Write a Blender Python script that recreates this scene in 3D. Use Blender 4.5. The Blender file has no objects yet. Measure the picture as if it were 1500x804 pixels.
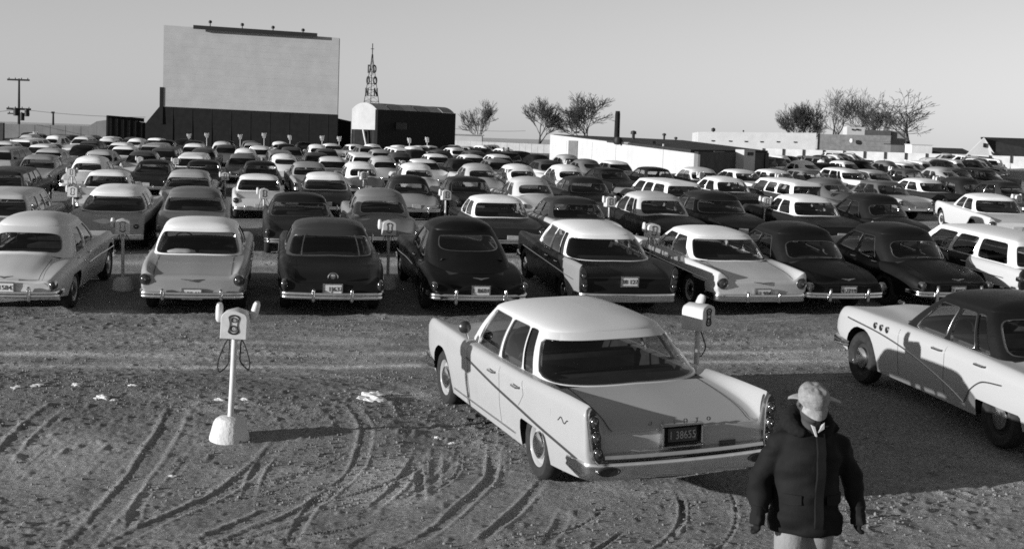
import bpy, bmesh, math, random
import numpy as np
from mathutils import Vector, Matrix, Euler

SC = bpy.context.scene
COL = SC.collection
random.seed(57)
rng = np.random.default_rng(57)
PI = math.pi

# ------------------------------------------------------------------ camera
CAM_F, CAM_CY, CAM_P, CAM_R, CAM_H = 1967.2554, 353.8328, 0.077, 0.0337, 3.3648
_fw = np.array([0, math.cos(CAM_P), -math.sin(CAM_P)])
_u0 = np.array([0, math.sin(CAM_P), math.cos(CAM_P)])
_r0 = np.array([1.0, 0, 0])
_up = math.cos(CAM_R) * _u0 - math.sin(CAM_R) * _r0
_rt = math.cos(CAM_R) * _r0 + math.sin(CAM_R) * _u0
cam_data = bpy.data.cameras.new('camera')
cam = bpy.data.objects.new('camera', cam_data)
COL.objects.link(cam)
cam.matrix_world = Matrix(((_rt[0], _up[0], -_fw[0], 0), (_rt[1], _up[1], -_fw[1], 0),
                           (_rt[2], _up[2], -_fw[2], CAM_H), (0, 0, 0, 1)))
cam_data.sensor_fit = 'HORIZONTAL'
cam_data.sensor_width = 36.0
cam_data.lens = CAM_F / 1500 * 36.0
cam_data.shift_y = -(402 - CAM_CY) / 1500
cam_data.clip_start = 0.1
cam_data.clip_end = 6000
SC.camera = cam

# ------------------------------------------------------------------ sky, sun, exposure
SUN_EL = math.radians(9.8)
SUN_AZ = math.radians(25.0)          # light travels towards (+cos, +sin)
world = bpy.data.worlds.new('World')
SC.world = world
world.use_nodes = True
wn, wl = world.node_tree.nodes, world.node_tree.links
wn.clear()
sky = wn.new('ShaderNodeTexSky')
sky.sky_type = 'NISHITA'
sky.sun_disc = False
sky.sun_elevation = SUN_EL
to_sun = Vector((-math.cos(SUN_AZ), -math.sin(SUN_AZ), 0))
sky.sun_rotation = math.atan2(to_sun.x, to_sun.y)
sky.air_density = 0.7
sky.dust_density = 0.0
sky.ozone_density = 1.0
sep = wn.new('ShaderNodeSeparateColor')     # the film records one tone only, mostly the green and blue of the light
comb = wn.new('ShaderNodeCombineColor')
bg = wn.new('ShaderNodeBackground')
bg.inputs['Strength'].default_value = 0.088
wo = wn.new('ShaderNodeOutputWorld')
wl.new(sky.outputs[0], sep.inputs[0])
film = wn.new('ShaderNodeMath'); film.operation = 'MULTIPLY'; film.inputs[1].default_value = .72
film2 = wn.new('ShaderNodeMath'); film2.operation = 'MULTIPLY_ADD'; film2.inputs[1].default_value = .28
wl.new(sep.outputs[2], film.inputs[0]); wl.new(sep.outputs[1], film2.inputs[0]); wl.new(film.outputs[0], film2.inputs[2])
for k in range(3):
    wl.new(film2.outputs[0], comb.inputs[k])
wl.new(comb.outputs[0], bg.inputs['Color'])
wl.new(bg.outputs[0], wo.inputs['Surface'])
sun_data = bpy.data.lights.new('sun', 'SUN')
sun_data.energy = 5.0
sun_data.angle = math.radians(0.5)
sun_data.color = (1, 1, 1)           # black-and-white film: neutral
sun = bpy.data.objects.new('sun', sun_data)
COL.objects.link(sun)
sd = Vector((math.cos(SUN_AZ) * math.cos(SUN_EL), math.sin(SUN_AZ) * math.cos(SUN_EL), -math.sin(SUN_EL)))
sun.rotation_euler = sd.to_track_quat('-Z', 'Y').to_euler()
SC.view_settings.view_transform = 'Standard'
SC.view_settings.look = 'None'
SC.view_settings.exposure = 0.42
SC.view_settings.gamma = 1.0
SC.cycles.filter_width = 1.7          # the softness of the old lens and film
SC.cycles.use_denoising = False

# ------------------------------------------------------------------ materials
def new_mat(name):
    m = bpy.data.materials.new(name)
    m.use_nodes = True
    nt = m.node_tree
    b = nt.nodes['Principled BSDF']
    return m, nt.nodes, nt.links, b

def g3(v): return (v, v, v, 1)

_mc = {}
def plain(name, v, rough=.7, metal=0.0, spec=.5, var=0.0, scale=6.0, bump=0.0, bscale=40.0, coat=0.0):
    key = (name, v, rough, metal, spec, var, scale, bump, bscale, coat)
    if key in _mc: return _mc[key]
    m, n, l, b = new_mat(name)
    b.inputs['Base Color'].default_value = g3(v)
    b.inputs['Roughness'].default_value = rough
    b.inputs['Metallic'].default_value = metal
    b.inputs['Specular IOR Level'].default_value = spec
    b.inputs['Coat Weight'].default_value = coat
    b.inputs['Coat Roughness'].default_value = .12
    tc = None
    if var or bump:
        tc = n.new('ShaderNodeTexCoord')
    if var:
        t = n.new('ShaderNodeTexNoise'); t.inputs['Scale'].default_value = scale; t.inputs['Detail'].default_value = 6
        t.inputs['Roughness'].default_value = .65
        l.new(tc.outputs['Object'], t.inputs['Vector'])
        r = n.new('ShaderNodeMapRange')
        r.inputs['From Min'].default_value = .3; r.inputs['From Max'].default_value = .7
        r.inputs['To Min'].default_value = max(0, v * (1 - var)); r.inputs['To Max'].default_value = v * (1 + var)
        l.new(t.outputs[0], r.inputs[0])
        l.new(r.outputs[0], b.inputs['Base Color'])
    if bump:
        t2 = n.new('ShaderNodeTexNoise'); t2.inputs['Scale'].default_value = bscale; t2.inputs['Detail'].default_value = 5
        l.new(tc.outputs['Object'], t2.inputs['Vector'])
        bp = n.new('ShaderNodeBump'); bp.inputs['Strength'].default_value = bump; bp.inputs['Distance'].default_value = .02
        l.new(t2.outputs[0], bp.inputs['Height'])
        l.new(bp.outputs[0], b.inputs['Normal'])
    _mc[key] = m
    return m

def paint(v):
    """dusty enamel: the paint's own grey with winter dust that gathers on it in soft patches"""
    v = round(v, 3)
    key = ('paint', v)
    if key in _mc: return _mc[key]
    m, n, l, b = new_mat('car_paint')
    tc = n.new('ShaderNodeTexCoord')
    t = n.new('ShaderNodeTexNoise'); t.inputs['Scale'].default_value = 2.3; t.inputs['Detail'].default_value = 7; t.inputs['Roughness'].default_value = .7
    l.new(tc.outputs['Object'], t.inputs['Vector'])
    t2 = n.new('ShaderNodeTexNoise'); t2.inputs['Scale'].default_value = 55; t2.inputs['Detail'].default_value = 3
    l.new(tc.outputs['Object'], t2.inputs['Vector'])
    mx = n.new('ShaderNodeMath'); mx.operation = 'MULTIPLY'
    l.new(t.outputs[0], mx.inputs[0]); l.new(t2.outputs[0], mx.inputs[1])
    r = n.new('ShaderNodeMapRange')
    r.inputs['From Min'].default_value = .12; r.inputs['From Max'].default_value = .42
    r.inputs['To Min'].default_value = 0; r.inputs['To Max'].default_value = .12
    l.new(mx.outputs[0], r.inputs[0])
    mix = n.new('ShaderNodeMix'); mix.data_type = 'RGBA'
    l.new(r.outputs[0], mix.inputs['Factor'])
    mix.inputs['A'].default_value = g3(v)
    mix.inputs['B'].default_value = g3(.022 if v < .05 else (.14 if v < .2 else .30))
    l.new(mix.outputs['Result'], b.inputs['Base Color'])
    rr = n.new('ShaderNodeMapRange')
    rr.inputs['From Min'].default_value = .1; rr.inputs['From Max'].default_value = .4
    rr.inputs['To Min'].default_value = .28; rr.inputs['To Max'].default_value = .6
    l.new(mx.outputs[0], rr.inputs[0])
    l.new(rr.outputs[0], b.inputs['Roughness'])
    b.inputs['Specular IOR Level'].default_value = .12 if v < .06 else .25
    b.inputs['Coat Weight'].default_value = .06 if v < .06 else .15
    b.inputs['Coat Roughness'].default_value = .1
    _mc[key] = m
    return m

def glass_clear():
    if 'gc' in _mc: return _mc['gc']
    m, n, l, b = new_mat('clear_glass')
    n.remove(b)
    out = n['Material Output']
    tr = n.new('ShaderNodeBsdfTransparent'); tr.inputs[0].default_value = g3(.62)
    gl = n.new('ShaderNodeBsdfGlossy'); gl.inputs['Roughness'].default_value = .03; gl.inputs[0].default_value = g3(.9)
    lw = n.new('ShaderNodeLayerWeight'); lw.inputs[0].default_value = .5
    pw = n.new('ShaderNodeMath'); pw.operation = 'POWER'; pw.inputs[1].default_value = 5.0
    l.new(lw.outputs['Facing'], pw.inputs[0])
    mp = n.new('ShaderNodeMath'); mp.operation = 'MULTIPLY_ADD'; mp.inputs[1].default_value = .93; mp.inputs[2].default_value = .06
    l.new(pw.outputs[0], mp.inputs[0])
    mx = n.new('ShaderNodeMixShader')
    l.new(mp.outputs[0], mx.inputs[0]); l.new(tr.outputs[0], mx.inputs[1]); l.new(gl.outputs[0], mx.inputs[2])
    l.new(mx.outputs[0], out.inputs['Surface'])
    _mc['gc'] = m
    return m

M_GLASS = glass_clear()
M_DGLASS = plain('dark_glass', .005, .05, 0, .32)
M_CHROME = plain('chrome', .62, .16, 1.0, .5, .12, 9)
M_TYRE = plain('tyre_rubber', .022, .85, 0, .3, .4, 12)
M_WWALL = plain('whitewall', .55, .7, 0, .3, .15, 20)
M_DARK = plain('dark_underside', .012, .9, 0, .2)
M_INT = plain('car_interior', .035, .85, 0, .2, .3, 8)
M_LAMP = plain('tail_lamp_glass', .03, .12, 0, .6)
M_LENS = plain('clear_lamp_glass', .5, .1, 0, .6)
M_PLATE = plain('plate_enamel', .6, .5, 0, .4, .1, 30)
M_INK = plain('plate_ink', .015, .6)
M_TRIM_D = plain('dark_trim', .05, .3, .4, .5)

# ------------------------------------------------------------------ mesh helpers
class MB:
    def __init__(s): s.v = []; s.f = []; s.m = []
    def add(s, verts, faces, mat=0):
        o = len(s.v)
        s.v.extend([tuple(map(float, p)) for p in verts])
        for f in faces:
            s.f.append(tuple(i + o for i in f)); s.m.append(mat)
        return s
    def grid(s, P, mat=0, closed_u=False, closed_v=False, flip=False, matfn=None):
        P = np.asarray(P, float); a, b, _ = P.shape
        o = len(s.v)
        s.v.extend(map(tuple, P.reshape(-1, 3).tolist()))
        for i in range(a if closed_u else a - 1):
            for j in range(b if closed_v else b - 1):
                i2, j2 = (i + 1) % a, (j + 1) % b
                q = (o + i * b + j, o + i2 * b + j, o + i2 * b + j2, o + i * b + j2)
                s.f.append(q[::-1] if flip else q)
                s.m.append(matfn(i, j) if matfn else mat)
        return s
    def box(s, c, d, mat=0, bev=0.0, R=None):
        c = Vector(c); hx, hy, hz = [k / 2 for k in d]
        if bev <= 0:
            pts = [(x, y, z) for x in (-hx, hx) for y in (-hy, hy) for z in (-hz, hz)]
            fs = [(0, 1, 3, 2), (4, 6, 7, 5), (0, 4, 5, 1), (2, 3, 7, 6), (0, 2, 6, 4), (1, 5, 7, 3)]
        else:
            b = min(bev, hx * .95, hy * .95, hz * .95)
            ring = lambda ex, ey, z: [(ex, ey - b, z), (ex - b, ey, z), (-ex + b, ey, z), (-ex, ey - b, z), (-ex, -ey + b, z), (-ex + b, -ey, z), (ex - b, -ey, z), (ex, -ey + b, z)]
            pts = ring(hx - b, hy - b, -hz) + ring(hx, hy, -hz + b) + ring(hx, hy, hz - b) + ring(hx - b, hy - b, hz)
            fs = []
            for k in range(3):
                for j in range(8):
                    fs.append((k * 8 + j, k * 8 + (j + 1) % 8, k * 8 + 8 + (j + 1) % 8, k * 8 + 8 + j))
            fs.append(tuple(range(7, -1, -1))); fs.append(tuple(range(24, 32)))
        if R is not None: pts = [tuple(R @ Vector(p)) for p in pts]
        return s.add([(p[0] + c[0], p[1] + c[1], p[2] + c[2]) for p in pts], fs, mat)
    def tube(s, path, r, n=8, mat=0, cap=True, squash=None):
        path = [Vector(p) for p in path]
        rs = r if hasattr(r, '__len__') else [r] * len(path)
        rings = []
        prev = None
        for i, p in enumerate(path):
            t = (path[min(i + 1, len(path) - 1)] - path[max(i - 1, 0)])
            if t.length < 1e-9: t = Vector((0, 0, 1))
            t.normalize()
            if prev is None:
                a = Vector((0, 0, 1)) if abs(t.z) < .9 else Vector((1, 0, 0))
                u = t.cross(a).normalized()
            else:
                u = (prev - t * prev.dot(t))
                u = u.normalized() if u.length > 1e-6 else t.orthogonal().normalized()
            prev = u
            w = t.cross(u)
            rings.append([tuple(p + (u * math.cos(2 * PI * k / n) + w * math.sin(2 * PI * k / n)) * rs[i]) for k in range(n)])
        o = len(s.v)
        s.grid(np.array(rings), mat, closed_v=True, flip=True)
        if cap:
            L = len(path) - 1
            s.f.append(tuple(o + k for k in range(n))); s.m.append(mat)
            s.f.append(tuple(o + L * n + k for k in range(n - 1, -1, -1))); s.m.append(mat)
        return s
    def lathe(s, prof, n=24, axis='z', c=(0, 0, 0), mat=0, matfn=None):
        P = []
        for (r, h) in prof:
            row = []
            for k in range(n):
                a = 2 * PI * k / n
                x, y, z = r * math.cos(a), r * math.sin(a), h
                if axis == 'y': x, y, z = x, h, -y
                if axis == 'x': x, y, z = h, x, y
                row.append((x + c[0], y + c[1], z + c[2]))
            P.append(row)
        return s.grid(np.array(P), mat, closed_v=True, flip=True, matfn=matfn)
    def mesh(s, name, mats, sharp=40):
        me = bpy.data.meshes.new(name)
        me.from_pydata(s.v, [], s.f)
        for m in mats: me.materials.append(m)
        if len(mats) > 1: me.polygons.foreach_set('material_index', s.m)
        me.update()
        bm = bmesh.new(); bm.from_mesh(me)
        bmesh.ops.recalc_face_normals(bm, faces=bm.faces)
        bm.to_mesh(me); bm.free()
        if sharp:
            me.polygons.foreach_set('use_smooth', [True] * len(me.polygons))
            me.set_sharp_from_angle(angle=math.radians(sharp))
        return me
    def build(s, name, mats, parent=None, sharp=40):
        return link(name, s.mesh(name, mats if isinstance(mats, (list, tuple)) else [mats], sharp), parent)

def link(name, data, parent=None, mats=None):
    o = bpy.data.objects.new(name, data)
    COL.objects.link(o)
    if parent is not None: o.parent = parent
    if mats:
        for i, m in enumerate(mats):
            if i < len(o.material_slots):
                o.material_slots[i].link = 'OBJECT'
                o.material_slots[i].material = m
    return o

def tag(o, label=None, cat=None, group=None, kind=None):
    if label: o['label'] = label
    if cat: o['category'] = cat
    if group: o['group'] = group
    if kind: o['kind'] = kind
    return o

def thing(name, label, cat, loc=(0, 0, 0), rz=0, group=None):
    o = bpy.data.objects.new(name, None)
    o.empty_display_size = .2
    COL.objects.link(o)
    o.location = loc; o.rotation_euler = (0, 0, rz)
    return tag(o, label, cat, group)

def pchip(xs, ys):
    xs = np.asarray(xs, float); ys = np.asarray(ys, float)
    h = np.diff(xs); dl = np.diff(ys) / h
    n = len(xs); m = np.zeros(n)
    if n == 2: m[:] = dl[0]
    else:
        for i in range(1, n - 1):
            if dl[i - 1] * dl[i] > 0:
                w1, w2 = 2 * h[i] + h[i - 1], h[i] + 2 * h[i - 1]
                m[i] = (w1 + w2) / (w1 / dl[i - 1] + w2 / dl[i])
        m[0], m[-1] = dl[0], dl[-1]
    def f(x):
        x = np.clip(np.asarray(x, float), xs[0], xs[-1])
        k = np.clip(np.searchsorted(xs, x, 'right') - 1, 0, n - 2)
        t = (x - xs[k]) / h[k]
        t2, t3 = t * t, t * t * t
        return (2 * t3 - 3 * t2 + 1) * ys[k] + (t3 - 2 * t2 + t) * h[k] * m[k] + (-2 * t3 + 3 * t2) * ys[k + 1] + (t3 - t2) * h[k] * m[k + 1]
    return f

def fn(pts):
    return pchip([p[0] for p in pts], [p[1] for p in pts])

def smooth(a, b, x):
    t = np.clip((x - a) / (b - a), 0, 1)
    return t * t * (3 - 2 * t)

def text_mesh(name, body, size, mat, parent=None, depth=.004, align='CENTER', bold=0.0):
    cu = bpy.data.curves.new(name, 'FONT')
    cu.body = body; cu.size = size; cu.extrude = depth; cu.align_x = align; cu.align_y = 'CENTER'
    cu.resolution_u = 3; cu.offset = bold
    tmp = bpy.data.objects.new(name, cu); COL.objects.link(tmp)
    dg = bpy.context.evaluated_depsgraph_get()
    me = bpy.data.meshes.new_from_object(tmp.evaluated_get(dg))
    bpy.data.objects.remove(tmp)
    me.materials.clear(); me.materials.append(mat)
    return link(name, me, parent)

# ------------------------------------------------------------------ the lie of the land
SCR = np.array([-29.0, 150.0])                    # every row of cars curves round the screen
ROWS = [141.3 - 12.45 * k for k in range(10)]      # radius of the rear bumpers; row 0 is the nearest
PADS = []                                         # (x, y, yaw, roll, half length, half width)

def _noise2(x, y, seed):
    xi = np.floor(x).astype(np.int64); yi = np.floor(y).astype(np.int64)
    fx, fy = x - xi, y - yi
    fx = fx * fx * (3 - 2 * fx); fy = fy * fy * (3 - 2 * fy)
    def h(a, b):
        n = (a * 374761393 + b * 668265263 + seed * 1274126177) & 0x7fffffff
        n = ((n ^ (n >> 13)) * 1274126177) & 0x7fffffff
        n = (n ^ (n >> 16)) & 0x7fffffff
        return n / 0x7fffffff
    return (h(xi, yi) * (1 - fx) + h(xi + 1, yi) * fx) * (1 - fy) + (h(xi, yi + 1) * (1 - fx) + h(xi + 1, yi + 1) * fx) * fy - .5

def ground(x, y):
    """smooth ground: a gentle rise away from the camera and to the far right, and a low ramp under the nose of each row"""
    x = np.asarray(x, float); y = np.asarray(y, float)
    t = np.maximum(0, y - 18)
    t = np.minimum(t, 190)
    z = .007 * (np.sqrt(t * t + 9) - 3)
    z = z + .012 * np.clip(x + 10, 0, 70) * np.clip((y - 15) / 30, 0, 1)
    rho = np.hypot(x - SCR[0], y - SCR[1])
    fade = smooth(75, 55, np.abs(x - 8)) * smooth(30, 38, rho)
    for R in ROWS:
        d = R - rho
        z = z + .19 * smooth(.9, 4.7, d) * (1 - smooth(5.0, 7.6, d)) * fade
    for (px, py, yaw, roll, hl, hw) in PADS:
        dx, dy = x - px, y - py
        lx = -math.sin(yaw) * dx + math.cos(yaw) * dy
        ly = -math.cos(yaw) * dx - math.sin(yaw) * dy
        w = smooth(hl + 1.2, hl, np.abs(lx)) * smooth(hw + 1.3, hw, np.abs(ly))
        z = z + w * np.clip(ly, -1.2, 1.2) * math.tan(roll)
    return z

def gz(x, y): return float(ground(x, y))

def ray(px, py):
    d = _fw + _rt * (px - 750) / CAM_F - _up * (py - CAM_CY) / CAM_F
    return d / d[1]

def spot(px, py, z=0.0):
    """the place on (or z above) the ground that the measured picture point belongs to"""
    d = ray(px, py); t = 20.0
    for i in range(120):
        t = .6 * t + .4 * (z + gz(d[0] * t, t) - CAM_H) / d[2]
    return d[0] * t, t

def at_depth(px, py, dist):
    d = ray(px, py)
    return d[0] * dist, dist, CAM_H + d[2] * dist

def on_row(px, z, R):
    """where the measured column crosses the arc of radius R"""
    dx = ray(px, 300)[0]
    lo, hi = 5.0, 140.0
    # march outwards until the arc is entered
    t = lo
    while t < hi and math.hypot(dx * t - SCR[0], t - SCR[1]) > R: t += .05
    # the column leans a little with the camera's roll
    for _ in range(3):
        zz = z + gz(dx * t, t)
        py = CAM_CY + CAM_F * ((CAM_H - zz) / t) * 1.0
        dx = ray(px, min(800, 203 + CAM_F * (CAM_H - zz) / t))[0]
        t = lo
        while t < hi and math.hypot(dx * t - SCR[0], t - SCR[1]) > R: t += .02
    return dx * t, t
# ------------------------------------------------------------------ cars: the pattern book
# every profile is given along the car, 0 at the rear bumper and L at the nose, in metres
def base_style(**kw):
    st = dict(
        L=5.15, W=.93, r=.355, xr=1.38, xf=4.30, ra=.41, rskirt=.72, fskirt=.78,
        zc=[(.12, .80), (.5, .90), (1.1, .97), (1.6, .99), (3.6, 1.02), (4.2, 1.0), (4.8, .94), (5.0, .86), (5.1, .76)],
        zf=[(.12, .86), (.5, .90), (1.3, .95), (2.2, .98), (3.5, .98), (4.4, .96), (4.9, .90), (5.1, .80)],
        w=[(.12, .84), (.4, .90), (1.2, .93), (3.8, .93), (4.6, .91), (5.0, .84), (5.1, .78)],
        wi=[(.12, .58), (1.2, .70), (3.6, .70), (4.6, .60), (5.1, .5)], vz=-.015,
        rs=.12, tuck=.05, zmid=.60, crease=0.0,
        zb=[(.12, .44), (.6, .34), (1.4, .26), (4.2, .26), (4.8, .36), (5.1, .42)],
        rtilt=.10, edge=.055, rbulge=.03,
        g=dict(xw=3.62, xA=3.40, xtf=3.00, xAt=2.88, xr=1.45, xC=1.75, xtr=1.95, xCt=2.12, wb=.80, wr=.62, zr=1.40, crown=.14, n=2.7,
               uws=.80, urw=.74, side=[('w', .06, .48), ('p', .48, .53), ('w', .53, .93)], v0=.07, v1=.90, rv0=.10, rv1=.88, rn=5),
        zones=None, bumper=dict(z=.47, h=.13, d=.10, wrap=.45, guards=(.36,), gh=.22, bow=.10), lamps='round', lamp=dict(y=.76, z=.72, r=.065),
        plate=(0, .58), seats=True)
    g = dict(st['g']); g.update(kw.pop('g', {}))
    st.update(kw); st['g'] = g
    return st

STYLES = {}
# finned sedan with three stacked lamps
STYLES['fin_sedan'] = base_style(
    L=5.48, W=.985, xr=1.42, xf=4.62, r=.345, ra=.39, rskirt=.545, fskirt=.73,
    zc=[(.14, .80), (.34, .87), (.7, .925), (1.2, .965), (1.7, .985), (3.8, 1.0), (4.4, .98), (5.0, .92), (5.3, .85), (5.44, .76)],
    zf=[(.10, 1.035), (.5, 1.03), (1.1, 1.01), (1.9, .975), (3.4, .96), (4.2, .985), (5.0, .985), (5.3, .95), (5.44, .86)],
    w=[(.10, .96), (.5, .965), (1.4, .985), (3.6, .985), (4.8, .975), (5.25, .94), (5.44, .89)],
    wi=[(.14, .81), (.6, .80), (1.4, .77), (3.6, .76), (4.4, .62), (5.44, .52)], vz=-.012, rs=.10, tuck=.05, zmid=.62,
    zb=[(.10, .37), (.5, .30), (1.4, .24), (4.2, .24), (5.0, .32), (5.44, .40)], rtilt=.10, edge=.04,
    g=dict(xw=4.08, xA=3.58, xtf=3.62, xAt=3.46, xr=1.10, xC=1.72, xtr=1.74, xCt=2.08, wb=.85, wr=.645, zr=1.375, crown=.135, n=2.9, sn=16,
           uws=.88, urw=.965, side=[('w', .012, .45), ('p', .45, .478), ('w', .478, .83), ('p', .83, .845), ('w', .845, .99)], v0=.02, v1=.965, rv0=.05, rv1=.855, rn=9),
    bumper=dict(z=.44, h=.17, d=.12, wrap=.42, guards=(), gh=.2, bow=.08), lamps='tower', plate=(0, .70))
# early-fifties big sedan with portholes
STYLES['port_sedan'] = base_style(
    L=5.27, W=.98, xr=1.30, xf=4.39, r=.355, ra=.42, rskirt=.47, fskirt=.76,
    zc=[(.12, .78), (.5, .90), (1.0, .98), (1.5, 1.02), (3.7, 1.07), (4.3, 1.06), (4.9, .99), (5.1, .90), (5.2, .78)],
    zf=[(.12, .82), (.5, .89), (1.2, .94), (2.2, .97), (3.4, .98), (4.4, .98), (4.9, .96), (5.1, .92), (5.2, .84)],
    w=[(.12, .86), (.5, .93), (1.3, .98), (2.4, .965), (3.6, .96), (4.6, .95), (5.05, .91), (5.2, .84)],
    wi=[(.12, .56), (1.3, .70), (3.6, .70), (4.3, .52), (5.2, .36)], vz=-.05, rs=.14, tuck=.06,
    zb=[(.12, .42), (.6, .34), (1.4, .26), (4.2, .26), (4.8, .36), (5.2, .42)],
    g=dict(xw=3.72, xA=3.42, xtf=3.10, xAt=2.95, xr=1.35, xC=1.62, xtr=1.88, xCt=2.05, wb=.81, wr=.64, zr=1.43, crown=.15, n=2.7,
           uws=.82, urw=.70, side=[('w', .05, .46), ('p', .46, .50), ('w', .50, .80), ('p', .80, .825), ('w', .825, .97)], v0=.04, v1=.90, rv0=.10, rv1=.88, rn=5),
    lamp=dict(y=.78, z=.68, r=.06))
# rounded sedan of about 1950
STYLES['round_sedan'] = base_style(
    L=5.0, W=.94, xr=1.30, xf=4.22, rskirt=.66, fskirt=.80,
    zc=[(.14, .70), (.3, .80), (.6, .89), (1.0, .97), (1.4, 1.01), (3.5, 1.05), (4.1, 1.03), (4.6, .97), (4.85, .88), (4.95, .76)],
    zf=[(.14, .70), (.3, .76), (.7, .83), (1.3, .87), (1.9, .86), (2.6, .92), (3.5, .97), (4.3, .97), (4.75, .91), (4.95, .80)],
    w=[(.14, .80), (.35, .86), (.9, .93), (1.4, .94), (2.1, .90), (3.0, .90), (3.8, .92), (4.5, .91), (4.85, .84), (4.95, .78)],
    wi=[(.14, .50), (.7, .58), (1.4, .66), (3.4, .68), (4.1, .50), (4.95, .34)], vz=-.05, rs=.16, tuck=.07,
    zb=[(.14, .40), (.6, .34), (1.4, .26), (4.2, .26), (4.7, .36), (4.95, .42)], rtilt=.2, edge=.09,
    g=dict(xw=3.55, xA=3.35, xtf=2.98, xAt=2.84, xr=1.12, xC=1.62, xtr=1.75, xCt=2.02, wb=.78, wr=.62, zr=1.40, crown=.19, n=2.35,
           uws=.78, urw=.62, side=[('w', .06, .46), ('p', .46, .52), ('w', .52, .90)], v0=.06, v1=.88, rv0=.12, rv1=.78, rn=4),
    bumper=dict(z=.46, h=.12, d=.11, wrap=.40, guards=(.42,), gh=.26, bow=.12), lamps='oval', lamp=dict(y=.80, z=.62, r=.055), plate=(0, .60))
# fastback of the forties
STYLES['fastback'] = base_style(
    L=5.1, W=.95, xr=1.35, xf=4.35, rskirt=.60, fskirt=.80,
    zc=[(.14, .66), (.3, .77), (.6, .88), (1.0, .98), (1.5, 1.03), (3.6, 1.05), (4.2, 1.03), (4.7, .97), (4.95, .86), (5.05, .74)],
    zf=[(.14, .68), (.3, .74), (.7, .83), (1.3, .88), (1.9, .82), (2.6, .90), (3.6, .96), (4.4, .95), (4.85, .90), (5.05, .78)],
    w=[(.14, .84), (.35, .90), (.9, .95), (1.5, .95), (2.2, .91), (3.0, .91), (4.0, .95), (4.7, .93), (5.05, .82)],
    wi=[(.14, .42), (.7, .56), (1.4, .64), (3.4, .68), (4.2, .46), (5.05, .34)], vz=-.07, rs=.17, tuck=.07,
    zb=[(.14, .38), (.6, .33), (1.4, .26), (4.2, .26), (4.7, .36), (5.05, .42)], rtilt=.25, edge=.10,
    g=dict(xw=3.62, xA=3.42, xtf=3.02, xAt=2.88, xr=.45, xC=1.35, xtr=1.78, xCt=2.1, wb=.78, wr=.60, zr=1.42, crown=.20, n=2.2,
           uws=.78, urw=.62, side=[('w', .10, .48), ('p', .48, .54), ('w', .54, .82)], v0=.14, v1=.88, rv0=.52, rv1=.90, rn=5),
    bumper=dict(z=.45, h=.12, d=.11, wrap=.45, guards=(.46,), gh=.28, bow=.12), lamps='oval', lamp=dict(y=.84, z=.64, r=.05), plate=(0, .57))
# mid-fifties two-tone with jet-tube lamps and a wrapped back window
STYLES['jet_sedan'] = base_style(
    L=5.05, W=.94, xr=1.36, xf=4.29,
    zc=[(.12, .82), (.4, .89), (.9, .95), (1.5, .985), (3.6, 1.0), (4.2, .99), (4.7, .94), (4.95, .86), (5.02, .78)],
    zf=[(.12, .885), (.5, .93), (1.2, .955), (2.2, .965), (3.5, .96), (4.4, .965), (4.85, .93), (5.02, .84)],
    w=[(.12, .87), (.5, .91), (1.3, .94), (3.6, .94), (4.5, .93), (4.9, .88), (5.02, .82)],
    wi=[(.12, .66), (1.2, .72), (3.5, .72), (4.4, .60), (5.02, .5)], vz=-.01, rs=.11, tuck=.04,
    zb=[(.12, .46), (.6, .34), (1.4, .26), (4.2, .26), (4.7, .36), (5.02, .42)], rtilt=.10, edge=.05,
    g=dict(xw=3.74, xA=3.36, xtf=3.06, xAt=2.92, xr=1.32, xC=1.72, xtr=1.84, xCt=2.06, wb=.80, wr=.645, zr=1.395, crown=.125, n=3.1,
           uws=.82, urw=.80, side=[('w', .03, .47), ('p', .47, .51), ('w', .51, .95)], v0=.05, v1=.91, rv0=.07, rv1=.88, rn=7),
    bumper=dict(z=.47, h=.12, d=.10, wrap=.5, guards=(.50,), gh=.20, bow=.07), lamps='round', lamp=dict(y=.80, z=.735, r=.085), plate=(0, .56))
# 1957 low two-tone with big round lamps under canted fins
STYLES['jet_fin'] = base_style(
    L=5.27, W=.98, xr=1.42, xf=4.42, r=.345,
    zc=[(.12, .78), (.4, .85), (.9, .90), (1.5, .94), (3.8, .97), (4.4, .95), (4.9, .90), (5.15, .82), (5.24, .74)],
    zf=[(.10, .92), (.5, .93), (1.2, .935), (2.2, .935), (3.6, .93), (4.5, .94), (5.0, .93), (5.24, .82)],
    w=[(.10, .95), (.5, .96), (1.3, .98), (3.6, .97), (4.7, .96), (5.1, .92), (5.24, .86)],
    wi=[(.12, .66), (1.2, .74), (3.6, .74), (4.4, .62), (5.24, .5)], vz=-.015, rs=.09, tuck=.05,
    zb=[(.12, .42), (.6, .33), (1.4, .28), (4.3, .28), (4.9, .36), (5.24, .42)], rtilt=.08, edge=.04,
    g=dict(xw=3.90, xA=3.50, xtf=3.22, xAt=3.06, xr=1.30, xC=1.78, xtr=1.95, xCt=2.2, wb=.82, wr=.655, zr=1.335, crown=.115, n=3.1,
           uws=.84, urw=.84, side=[('w', .03, .48), ('p', .48, .51), ('w', .51, .95)], v0=.05, v1=.91, rv0=.06, rv1=.89, rn=8),
    bumper=dict(z=.43, h=.15, d=.11, wrap=.5, guards=(.33,), gh=.2, bow=.06), lamps='round', lamp=dict(y=.83, z=.70, r=.095), plate=(0, .58))
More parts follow.
